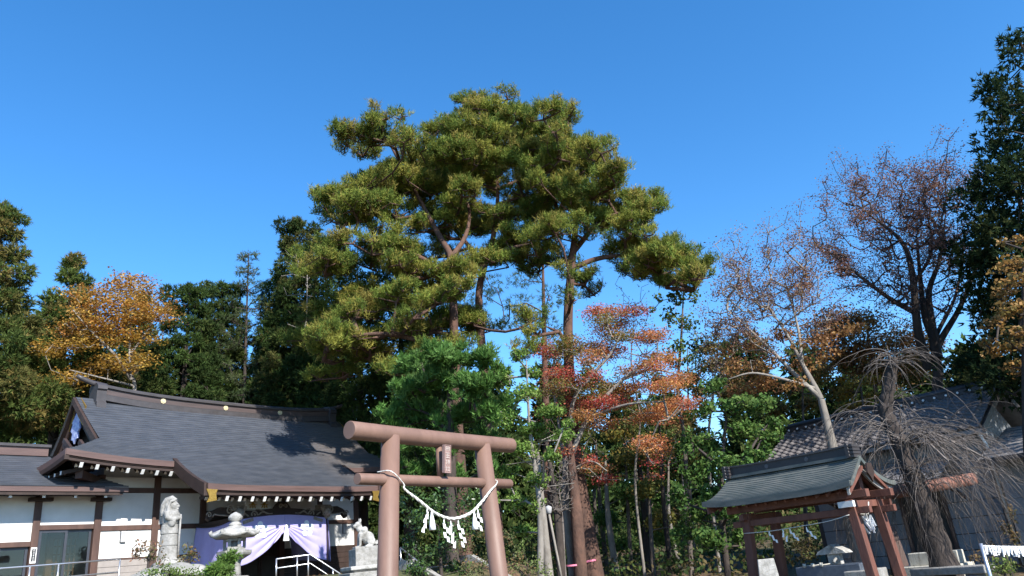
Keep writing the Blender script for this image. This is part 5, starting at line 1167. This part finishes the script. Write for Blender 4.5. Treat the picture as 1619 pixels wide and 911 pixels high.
# green feathery conifer behind the torii
JUN = [(0.088, 0.189, 0.041), (0.115, 0.23, 0.054), (0.068, 0.149, 0.034), (0.135, 0.243, 0.068)]
jl = [(700,560,60,24),(650,580,40,22),(760,565,40,22),(790,590,20,24),(690,600,60,28),(640,620,36,28),(745,610,50,28),(620,660,30,28),(670,650,46,30),(720,660,50,30),(775,650,34,34),(640,700,36,28),(700,710,50,30),(760,700,40,34),(660,750,40,26),(720,760,40,26),(610,690,16,12),(770,745,24,24),(630,740,20,22),(800,640,14,20)]
plant('juniper_tree', 'bright green feathery conifer filling the space behind the torii beams', 'tree', 21.5, [(715, 900), (712, 700), (710, 570)], [.2, .15, .03], sprays(jl, 21.5, 1.2, .9, 22, .16), dict(kind='blade', k=7, ln=.2, wd=.04, spread=.5, cols=JUN, mat='leaf'), None, 'darkbark', 60, nper=1, fillkw=dict(lo=.2, upbias=1.2), up=.1)
# hinoki right of torii
HIN = [(0.162, 0.257, 0.054), (0.121, 0.216, 0.041), (0.203, 0.284, 0.068), (0.095, 0.176, 0.041)]
hl = [(840,590,22,16),(800,600,20,16),(830,620,30,18),(870,650,40,16),(890,690,24,14),(845,680,36,18),(805,660,22,22),(820,710,34,20),(870,720,20,12),(800,750,26,20),(850,760,24,18),(815,790,24,18),(850,800,18,14),(780,790,14,14),(795,700,16,20),(830,840,24,16),(900,670,14,10),(780,600,18,16),(820,560,16,14)]
plant('hinoki_tree', 'yellow-green hinoki cypress with fan sprays against the right torii post', 'tree', 20.5, [(855, 905), (853, 800), (838, 680), (832, 570)], [.1, .08, .05, .015], sprays(hl, 20.5, 1.0, .6, 20, .34), dict(kind='rhomb', ln=.1, wd=.055, cols=HIN, mat='leaf', jit=.5), None, 'palebark', 85, nper=1, fillkw=dict(lo=.4), up=.1, rtip=.01)
# dark leafy evergreen between maple and pavilion
EV = [(0.07, 0.14, 0.035), (0.091, 0.175, 0.042), (0.063, 0.119, 0.028), (0.126, 0.196, 0.049)]
el = [(1130,610,30,20),(1160,640,40,22),(1110,650,30,24),(1200,640,30,20),(1180,680,40,26),(1120,700,40,26),(1210,690,26,24),(1150,730,44,26),(1105,750,36,28),(1195,720,30,16),(1130,780,36,26),(1100,810,34,28),(1150,810,30,24),(1120,850,40,24),(1170,850,30,20),(1090,700,18,24),(1230,670,20,20),(1075,780,22,30),(1080,840,24,24)]
plant('evergreen_tree', 'glossy dark evergreen standing just left of the water pavilion roof', 'tree', 24., [(1150, 905), (1140, 780), (1150, 640)], [.1, .08, .03], sprays(el, 24., 1.3, .8, 16, .3), dict(kind='rhomb', ln=.14, wd=.09, cols=EV, mat='leaf', jit=.7), None, 'darkbark', 48, nper=1, fillkw=dict(lo=.4), up=.1)
mid = [(960,690,30,20),(1000,670,30,18),(1040,690,30,22),(980,730,34,22),(1030,740,34,24),(940,760,26,24),(1000,780,36,24),(1050,790,30,26),(960,820,34,24),(1020,830,36,24),(1060,850,30,20),(980,860,36,18),(1070,720,20,22),(930,850,24,18)]
for k, (lst, d, cols, lb) in enumerate(((mid[:6], 33., [(.09, .13, .03), (.13, .15, .04), (.06, .10, .025)], 'olive green understorey tree behind the maple limbs'), (mid[6:], 34., EV, 'deep green understorey tree low between the wood trunks'), ([(x + 20, y - 6, a, b) for x, y, a, b in mid[::3]], 31., [(.26, .2, .05), (.18, .17, .04), (.12, .14, .04)], 'yellowing understorey tree by the dark thick trunk'), ([(930,590,30,22),(880,600,26,22),(900,640,30,22),(930,640,34,22),(970,620,30,20),(1000,650,34,24),(940,690,34,24),(1010,710,34,22),(900,720,26,24),(960,740,34,22),(915,780,24,24)], 36., [(.10, .12, .03), (.13, .13, .04), (.08, .12, .03)], 'tall olive thicket tree behind the leaning pine trunk'), ([(1120,550,28,20),(1090,600,28,20),(1150,620,26,20),(1050,640,34,22),(1090,660,30,24),(1110,620,26,22),(1060,690,34,24),(1110,700,30,24),(1080,740,36,22),(1040,600,24,16),(1130,580,26,20),(1060,810,30,24)], 36., [(.15, .12, .045), (.10, .12, .035), (.20, .13, .05)], 'russet tinged thicket tree behind the ivy-clad trunk'), ([(1190,590,34,20),(1240,610,34,20),(1230,650,30,20),(1290,590,34,20),(1340,570,30,20),(1330,620,30,20),(1280,640,30,16),(1390,590,26,20),(1160,600,24,18)], 34., [(.19, .12, .045), (.13, .12, .035), (.09, .12, .03), (.24, .16, .05)], 'russet and green thicket behind the leaning grey tree'))):
    xm = np.mean([e[0] for e in lst]); plant('understorey_tree', lb, 'tree', d, [(xm + 6, 890), (xm, 780), (xm - 4, min(e[1] for e in lst))], [.1, .07, .02], sprays(lst, d, 1.5, .8, 12, .38), dict(kind='rhomb', ln=.15, wd=.1, cols=cols, mat='leaf', jit=.7), 'understorey trees', 'bark', 38, nper=1, rtip=.01)
# ivy-clad tree
il = [(1085,440,18,14),(1070,470,20,16),(1095,470,14,16),(1060,500,18,18),(1085,510,22,18),(1075,545,22,18),(1095,570,22,18),(1060,570,18,16),(1080,605,24,18),(1055,620,18,18),(1100,540,14,18),(1040,470,10,8),(1030,490,8,6)]
plant('ivy_tree', 'slim tree clad in round green ivy leaves behind the maple', 'tree', 29.5, [(1090, 900), (1082, 700), (1072, 620), (1078, 520), (1082, 430)], [.1, .08, .07, .05, .015], sprays(il, 29.5, .7, 1., 4), dict(kind='rhomb', ln=.16, wd=.13, cols=[(.10, .15, .035), (.13, .17, .05), (.07, .11, .03)], mat='leaf', jit=.8), None, 'bark', 26, nper=1, rtip=.012, up=-.1)

# ---------------- bare and thinning trees on the right
def bare(name, label, dist, trunk, radii, regions, natt, cols, nleaf, lsz=.1, bark='bark', rtip=.007, dd=2., group=None, ex=.46, up=-.45, lowcols=None, lowl=None, minh=None, limbs=None):
    A = []
    tot = sum(e[2] * e[3] for e in regions)
    for e in regions:                          # each region is made of a few uneven sprays, leaning up and outwards
        nl = max(2, int(e[2] * e[3] / 260)); k = max(3, int(natt * e[2] * e[3] / tot / nl))
        for _ in range(nl):
            g = RNG.uniform(0, 6.283); q = RNG.uniform(0, 1) ** .5; cx_, cy_ = e[0] + e[2] * q * math.cos(g), e[1] + e[3] * q * math.sin(g); dp = RNG.uniform(-dd, dd)
            ux, uy = cx_ - trunk[-1][0], cy_ - trunk[2][1]; L = math.hypot(ux, uy) + 1e-6; ux, uy = ux / L, uy / L; sl = RNG.uniform(14, 30); sw = RNG.uniform(4, 9)
            for _ in range(k):
                a_, b2 = RNG.normal() * sl, RNG.normal() * sw; A.append(at(cx_ + ux * a_ - uy * b2, cy_ + uy * a_ + ux * b2, dist + dp + RNG.normal() * .35))
    t, sk, base = plant(name, label, 'tree', dist, trunk, radii, None, None, group, bark, atts=A, rtip=rtip, ex=ex, up=up, seg=.4, sides=10, wob=.14, minh=minh, limbs=limbs)
    A = np.array(A); n = nleaf; idx = RNG.integers(0, len(A), n); P = A[idx] + RNG.normal(size=(n, 3)) * np.array([.2, .2, .09])
    leaves_obj(t, base, P, np.tile([0, 0, 1.], (n, 1)), idx % 60, dict(kind='rhomb', ln=lsz, wd=lsz * .6, cols=cols, mat='autumn', jit=.8), 'leaves')
    if lowl:
        P, D, I = fill(sprays(lowl, dist, dd * .7), 28); leaves_obj(t, base, P, D, I, dict(kind='rhomb', ln=.12, wd=.09, cols=lowcols, mat='autumn', jit=.6), 'orange_leaves')
    return t
BRN = [(.20, .10, .075), (.16, .085, .07), (.24, .13, .08)]
bare('zelkova_tree', 'large nearly bare spreading tree with thin purple-brown leaves over the storehouse', 31., [(1488, 640), (1483, 590), (1478, 545), (1462, 500), (1455, 440), (1450, 380)], [.3, .26, .22, .15, .1, .04],
     [(1460,300,70,40),(1400,320,70,45),(1350,380,60,45),(1420,380,70,50),(1490,350,60,60),(1330,430,40,30),(1390,440,60,35),(1510,420,40,60),(1450,470,60,30),(1340,340,40,40),(1500,290,36,30),(1380,285,30,20),(1310,400,24,24),(1430,268,40,12),(1505,262,24,10),(1290,380,16,10),(1345,300,26,14),(1540,330,14,40)], 1700, BRN, 38000, .085, 'darkbark', .010, 2.6, limbs=[([(e[0], e[1], e[4]) for e in l], r) for l, r in ((zoomlist([(870,720,0,0,0),(850,600,0,0,0),(840,480,0,0,.3),(880,360,0,0,.5),(900,200,0,0,.6)],1100,250,2.277),[.2,.15,.11,.07,.02]),(zoomlist([(840,760,0,0,0),(800,620,0,0,-.4),(780,420,0,0,-.6),(740,300,0,0,-.8),(620,200,0,0,-1)],1100,250,2.277),[.2,.16,.12,.08,.03]),(zoomlist([(858,720,0,0,0),(885,650,0,0,.1),(950,540,0,0,.4),(1010,390,0,0,.8),(1030,280,0,0,.8)],1100,250,2.277),[.15,.11,.07,.02]),(zoomlist([(795,560,0,0,-.4),(690,500,0,0,-1),(560,400,0,0,-1.6),(470,330,0,0,-2)],1100,250,2.277),[.11,.08,.05,.02]),(zoomlist([(780,470,0,0,-.55),(800,430,0,0,-.7),(850,330,0,0,-1.),(830,180,0,0,-1.4)],1100,250,2.277),[.09,.06,.02]),(zoomlist([(850,690,0,0,0),(875,620,0,0,.3),(940,480,0,0,1.2),(970,260,0,0,1.6)],1100,250,2.277),[.1,.07,.02]))])
bare('bare_tree', 'leaning grey tree with bare upper twigs and rusty lower leaves by the evergreen', 27., [(1305, 660), (1297, 630), (1282, 600), (1268, 575), (1245, 530), (1225, 500)], [.24, .22, .17, .12, .07, .03],
     [(1220,420,50,30),(1180,430,40,26),(1240,460,50,30),(1200,480,60,40),(1160,480,30,30),(1270,440,30,40),(1290,490,36,36),(1150,530,30,30),(1190,540,50,26),(1240,380,24,20)], 620, BRN + [(.30, .17, .06)], 18000, .075, 'palebark', .011, 1.8, limbs=[([(1297,630),(1255,590,-.4),(1205,540,-.8),(1150,490,-1)],[.09,.07,.05,.02]),([(1290,615),(1240,600,-.8),(1190,590,-1.2),(1150,600,-1.4)],[.07,.05,.035,.015]),([(1268,575),(1262,520,.5),(1240,440,.8)],[.07,.05,.02])],
     lowcols=[(.30, .15, .06), (.26, .12, .05), (.34, .20, .07)], lowl=[(1210,600,36,14),(1190,545,34,14),(1230,530,30,14),(1280,540,36,16),(1320,530,36,16),(1350,520,30,14),(1170,580,34,16),(1220,575,36,14),(1270,580,30,14),(1200,610,40,14),(1150,560,20,14),(1310,560,36,14),(1250,610,30,12),(1170,620,26,12)])
bare('bare_tree', 'slender leafless sapling with few brown leaves beside the ivy-clad tree', 30., [(1136, 900), (1120, 720), (1128, 620), (1134, 560), (1140, 500)], [.08, .06, .05, .035, .012], [(1140,470,24,30),(1110,530,30,30),(1150,520,24,30),(1120,580,26,30),(1155,600,20,20)], 220, BRN + [(.28, .2, .08)], 1500, .11, 'palebark', .008, 1.2)
bare('bare_tree', 'thin wavering sapling with few twigs between the maple limbs', 29., [(1018, 900), (1004, 760), (1012, 660), (998, 580), (1003, 500)], [.06, .05, .04, .03, .012], [(990,500,20,20),(1010,540,24,30),(980,580,20,30),(1030,590,20,30),(960,620,20,20)], 160, [(.2, .15, .06)], 500, .1, 'palebark', .008, 1.)
leafy_tree('autumn_tree', 'rusty orange tree spreading under the large nearly bare crown', 33., [(1390, 700), (1385, 620), (1375, 560), (1370, 500)], [.16, .12, .08, .03], [([(1340,540,36,16),(1385,555,34,16),(1425,535,30,16),(1325,505,30,14),(1300,525,26,14),(1440,580,30,14),(1400,595,34,14),(1360,510,30,14),(1350,575,34,14),(1460,545,24,14),(1310,560,30,14)], [(.30, .15, .055), (.24, .12, .05), (.20, .15, .05), (.34, .19, .07)])], 1.5, 700, 24, .12, sig=(.28, .28, .1), bark='bark')
plant('autumn_tree', 'golden leaved maple glowing behind the storehouse roof', 'tree', 31., [(1380, 690), (1365, 640), (1360, 600)], [.12, .09, .03], sprays([(1350,610,30,10),(1375,600,26,10),(1340,625,26,9),(1380,625,24,10),(1360,640,36,8),(1330,600,16,7)], 31., 1.2), dict(kind='rhomb', ln=.13, wd=.1, cols=[(.34, .24, .04), (.28, .18, .035), (.22, .19, .04)], mat='autumn', jit=.5), None, 'bark', 34, nper=1)
Zr = [(1605,380,30,16),(1590,420,34,18),(1615,440,36,20),(1580,460,30,16),(1600,490,40,18),(1570,510,28,16),(1610,530,40,18),(1580,550,36,16),(1620,580,40,20),(1560,545,20,14),(1640,480,30,30),(1640,400,30,30)]
plant('autumn_tree', 'bronze and orange leaved tree below the black-green fir at right', 'tree', 22.5, [(1640, 880), (1625, 640), (1618, 420)], [.18, .14, .04], sprays(Zr, 22.5, 1.2, .75, 12, .3), dict(kind='rhomb', ln=.11, wd=.085, cols=[(.30, .16, .05), (.24, .15, .045), (.17, .13, .04), (.34, .19, .06)], mat='autumn', jit=.7), None, 'darkbark', 42, nper=1)
conifer('fir_tree', 'towering black-green fir at the right edge against the sky', (1606, 50), 560, 410, 28., [(.022, .04, .016), (.03, .05, .018), (.018, .034, .014), (.05, .06, .02)], None, top=.12, shape=.4, dens=11, csz=.85, tufts=1.1, ln=.22, wd=.07)
sl2 = [(1560,570,30,18),(1600,600,36,22),(1570,620,34,20),(1610,650,36,20),(1540,600,20,16),(1580,660,34,16),(1530,560,16,12),(1430,600,30,16),(1440,570,26,14),(1520,580,24,16),(1500,600,24,14),(1540,640,22,14)]
plant('evergreen_tree', 'olive leaved thicket tree behind the storehouse ridge end', 'tree', 33., [(1570, 800), (1565, 660), (1570, 580)], [.16, .12, .04], sprays(sl2, 33., 1.6), dict(kind='rhomb', ln=.14, wd=.09, cols=[(.10, .11, .03), (.14, .12, .035), (.06, .085, .025)], mat='leaf', jit=.8), None, 'darkbark', 34, nper=1)

# ---------------- weeping cherry
wt = thing('weeping_cherry', 'old weeping cherry with thick dark trunk and hanging leafless twigs', 'tree', tuple(at(1495, 900, 20.5) * np.array((1, 1, 0)) + (0, 0, G(*at(1495, 900, 20.5)[:2]))), 0.)
b0 = np.array(wt.location); tp = [at(1500, 905, 20.5), at(1478, 850, 20.5), at(1458, 790, 20.5), at(1436, 735, 20.6), at(1418, 690, 20.7), at(1400, 650, 20.8), at(1406, 610, 20.8), at(1412, 565, 20.8)]; tp[0][2] = b0[2] - .3
sk = Skel(tp, [.42, .33, .27, .24, .22, .2, .17, .15, .13]); MB().tube([p - b0 for p in sk.tpts], [r * (1 + .1 * math.sin(i * 1.9)) for i, r in enumerate(sk.trad)], 14).build('trunk', 'darkbark', wt)
S = []
def weep(p, d, n_, drop, step=.16, r=.012, br=2):
    p = np.array(p, float); d = np.array(d, float)
    for i in range(n_):
        d = d + np.array([0, 0, -drop]) + RNG.normal(size=3) * .09; d = d / max(1., np.linalg.norm(d)); q = p + d * step; rr = r * (1 - .75 * i / n_)
        if q[2] < b0[2] + .25: break
        S.append((p, q, rr, r * (1 - .75 * (i + 1) / n_)))
        if br and RNG.random() < .3: weep(q, d + RNG.normal(size=3) * .35, int(n_ * RNG.uniform(.3, .6)), drop * 1.1, step * .9, rr * .7, br - 1)
        p = q
for (px, py, dd_, nn, spd) in ((1425,700,-.2,20,1.),(1445,745,-.4,20,.9),(1452,770,-.4,12,.8),(1415,675,.1,18,1.),(1412,575,0,26,.8),(1400,650,.2,14,.8)):
    o = at(px, py, 20.6 + dd_)
    for k in range(nn):
        a = RNG.uniform(0, 6.283); weep(o + RNG.normal(size=3) * .08, (math.cos(a) * spd, math.sin(a) * spd, RNG.uniform(.35, .95)), int(RNG.uniform(12, 24)) if py > 600 else int(RNG.uniform(6, 13)), RNG.uniform(.12, .2), r=.012)
for tgt in ((1565, 728), (1530, 712), (1335, 675), (1370, 662), (1480, 700), (1545, 750), (1500, 730)):    # long arching limbs
    o = at(1428, 705, 20.6); q = at(tgt[0], tgt[1], 20.4 + RNG.uniform(-1., .6)); mid = (o + q) / 2 + np.array([0, 0, .35]); pts = catmull([o, mid, q], 6)
    for a_, b2 in zip(pts[:-1], pts[1:]): S.append((a_, b2, .028, .025))
    for k in range(11):
        u = RNG.uniform(.3, 1); p = pts[int(u * (len(pts) - 1))]; d = unit(q - o) + RNG.normal(size=3) * .5; weep(p, d * np.array([.8, .8, .4]) + np.array([0, 0, .35]), int(RNG.uniform(8, 18)), RNG.uniform(.13, .22), r=.009)
V, Q = seg_mesh(S, 3); npmesh('weeping_twigs', V, Q, 'twig', wt, smooth=True, off=b0)
# cut limb stub beside it
# ---------------- slim trunks in the wood
for i, (x, y0, y1, d, r, mt, lb) in enumerate(((905, 800, 911, 25., .2, 'redbark', 'straight reddish trunk ringed with pink tape'), (872, 830, 911, 24.6, .13, 'darkbark', 'dark split trunk behind the path lamp'), (858, 845, 911, 22., .12, 'palebark', 'pale stripped trunk beside the hinoki'),
        (965, 790, 890, 33., .13, 'palebark', 'pale slim trunk deep in the wood under maple'), (1015, 770, 880, 33., .17, 'darkbark', 'dark thick trunk in the wood below yellow leaves'), (1050, 720, 880, 32., .1, 'darkbark', 'dark leaning sapling in the wood'), (1065, 790, 880, 34., .08, 'palebark', 'pale thin sapling in the wood'), (1085, 800, 880, 35., .07, 'palebark', 'whitish twig-thin sapling near the evergreen'), (950, 760, 890, 35., .1, 'bark', 'grey slim trunk behind the leaning pine'))):
    top = at(x - 8, y0 - 60 if i > 2 else y0 - 130, d); bt = at(x + 8, 890, d); bt = np.array([bt[0], bt[1], G(bt[0], bt[1]) - .2])
    t, sk, base = plant('tree_trunk', lb, 'tree', d, [bt, (bt + top) / 2 + np.array([RNG.normal() * .15, 0, 0]), top], [r * 1.15, r, r * .4], None, None, 'slim trunks in the wood', mt, atts=[top + RNG.normal(size=3) * np.array([.7, .7, .8]) for _ in range(14)], rtip=.012, up=-.2)
    if i == 0: q = at(905, 894, d) - base; MB().tube([q - (0, 0, .025), q + (0, 0, .025)], r * 1.17, 20, False).build('tape_band', 'tape', t)
# ---------------- shrubs
def shrub(name, label, lst, dist, cols, dens=70, ln=.09, wd=.05, mt='leaf', dd=.5, jit=.8, group=None, kind='rhomb', sub=5, bark='darkbark', k=6, spread=.6):
    cl = sprays(lst, dist, dd, 1., sub); c = np.mean([q[0] for q in cl], 0); b = np.array([c[0], c[1], G(c[0], c[1])]); low = min(q[0][2] for q in cl)
    tr = [b - np.array([0, 0, .2]), (b + c) / 2, c]
    return plant(name, label, 'shrub', dist, tr, [.05, .04, .015], cl, dict(kind=kind, ln=ln, wd=wd, cols=cols, mat=mt, jit=jit, k=k, spread=spread), group, bark, dens, nper=1, rtip=.006, up=-.2, fillkw=dict(lo=.3), sides=7)
CAM = [(.035, .075, .02), (.05, .10, .025), (.03, .06, .018), (.07, .12, .03)]
shrub('camellia_shrub', 'glossy dark camellia shrub under the torii rope', [(650,770,24,24),(690,790,36,26),(740,790,30,24),(660,820,30,24),(710,840,34,26),(650,860,24,24),(690,880,36,24),(740,830,24,24),(765,800,20,24),(640,800,14,20),(660,900,30,20),(720,900,30,20)], 19.5, CAM, 80, .1, .055, 'gloss')
shrub('mixed_shrub', 'thin olive and rust leaved shrub beside the right torii post', [(760,840,24,18),(740,870,30,20),(775,880,26,22),(820,880,24,20),(800,850,20,18),(750,900,36,18),(830,905,28,14),(790,905,26,14)], 18.2, [(.12, .13, .05), (.09, .12, .04), (.20, .13, .06), (.14, .15, .07)], 60, .07, .04, 'leaf')
shrub('mixed_shrub', 'light green spindle shrub at the pale trunks by the torii', [(820,870,16,14),(845,890,20,16),(805,900,20,12),(860,905,18,12)], 19., [(.17, .2, .08), (.13, .18, .05)], 60, .07, .04, 'leaf')
shrub('azalea_shrub', 'rusty red-leaved azalea left of the robed statue', [(228,865,20,12),(215,875,14,10),(245,868,12,10),(238,882,16,8),(255,885,12,8)], 18.5, [(.26, .13, .08), (.20, .15, .09), (.14, .15, .05), (.30, .22, .15)], 70, .085, .04, 'autumn', .3)
shrub('azalea_shrub', 'brown and olive azalea right of the robed statue', [(298,872,14,12),(308,880,12,10),(290,885,12,8)], 18.7, [(.24, .14, .06), (.17, .16, .06), (.13, .14, .05)], 70, .085, .04, 'autumn', .25)
shrub('boxwood_shrub', 'low bright green boxwood under the robed statue', [(255,900,22,9),(280,903,24,9),(235,908,20,8),(300,908,20,8),(265,912,30,8)], 18., [(.12, .19, .04), (.15, .21, .06), (.09, .15, .03)], 110, .06, .035, 'leaf', .3)
shrub('yew_shrub', 'bright green feathery yew at the foot of the stone lantern', [(352,890,18,10),(340,900,18,9),(365,880,12,7),(330,908,20,8),(355,905,20,8)], 17.6, [(.11, .2, .04), (.15, .24, .06), (.08, .15, .03)], 110, .1, .03, 'leaf', .25, kind='blade')
shrub('dry_shrub', 'brown dry leafy shrub seen between the pavilion posts', [(1260,860,24,18),(1275,880,24,18),(1245,885,20,16),(1285,862,14,14)], 22., [(.12, .10, .04), (.10, .12, .04), (.15, .11, .05)], 60, .09, .05, 'leaf')
shrub('fern_clump', 'sunlit yellow-green fern at the base of the fortune rope', [(1580,888,14,8),(1595,893,12,7),(1570,898,14,8),(1588,902,18,6)], 18.4, [(.2, .24, .06), (.14, .2, .05)], 90, .1, .03, 'leaf', .2)
shrub('dry_shrub', 'rusty shrub hanging at the shed corner by the weeping tree', [(1600,815,10,16),(1590,840,14,14),(1565,865,14,12),(1605,850,14,16),(1545,880,14,8)], 22., [(.15, .10, .045), (.10, .09, .04), (.20, .13, .06)], 60, .09, .05, 'leaf', .3)
# dry twiggy bush on the leaning trunk
A = [at(880 + 28 * RNG.uniform(-1, 1), 765 + 45 * RNG.uniform(-1, 1), 24.6 + RNG.uniform(-.6, .6)) for _ in range(420)]
tq = trunk_pts([(893, 900), (890, 830), (884, 775)], 24.6)
plant('dead_bush', 'brown tangle of dead twigs hung below the maple branches', 'shrub', 24.6, tq, [.05, .04, .02], None, None, None, 'twig', atts=A, rtip=.007, ex=.35, up=.2, wob=.25, seg=.25)
# undergrowth of the wood: nobody could count it
cl = []
for _ in range(560):
    x = RNG.uniform(-28, 34); y = RNG.uniform(23.5, 48)
    if y < 27 and not (-1 < x < 5.5): continue
    off = (x - HO[0]) * HN[0] + (y - HO[1]) * HN[1]; s_ = (x - HO[0]) * HX[0] + (y - HO[1]) * HX[1]
    if off > -5 and s_ < 12: continue
    kx = (x - KP0[0]) * KX[0] + (y - KP0[1]) * KX[1]; ko = (x - KP0[0]) * KN[0] + (y - KP0[1]) * KN[1]
    if -7 < kx < 7 and -2.5 < ko < 8: continue
    h = RNG.uniform(.4, 1.5) * (1.6 if y > 36 else 1.); cl.append((np.array([x, y, G(x, y) + h * .4]), np.array([RNG.uniform(.6, 1.4), RNG.uniform(.6, 1.4), h * .7])))
P, D, I = fill(cl, 9, .4); b0 = np.zeros(3)
o = leaves_obj(None, b0, P, D, I, dict(kind='rhomb', ln=.2, wd=.13, cols=[(.05, .09, .025), (.07, .11, .03), (.10, .11, .035), (.04, .07, .02), (.14, .11, .05)], mat='leaf', jit=.8), 'undergrowth'); o['kind'] = 'stuff'; o['label'] = 'leafy undergrowth on the floor of the wood'
n = 16000; x = RNG.uniform(-22, 26, n); y = RNG.uniform(9, 40, n); P = np.stack([x, y, gz(x, y) + .015], 1)
o = leaves_obj(None, b0, P, np.tile([0, 0, 1.], (n, 1)), RNG.integers(0, 40, n), dict(kind='rhomb', ln=.09, wd=.06, cols=[(.22, .11, .05), (.16, .09, .05), (.28, .17, .07), (.12, .08, .05)], mat='autumn', jit=.25), 'fallen_leaves'); o['kind'] = 'stuff'; o['label'] = 'brown fallen leaves scattered over the ground'
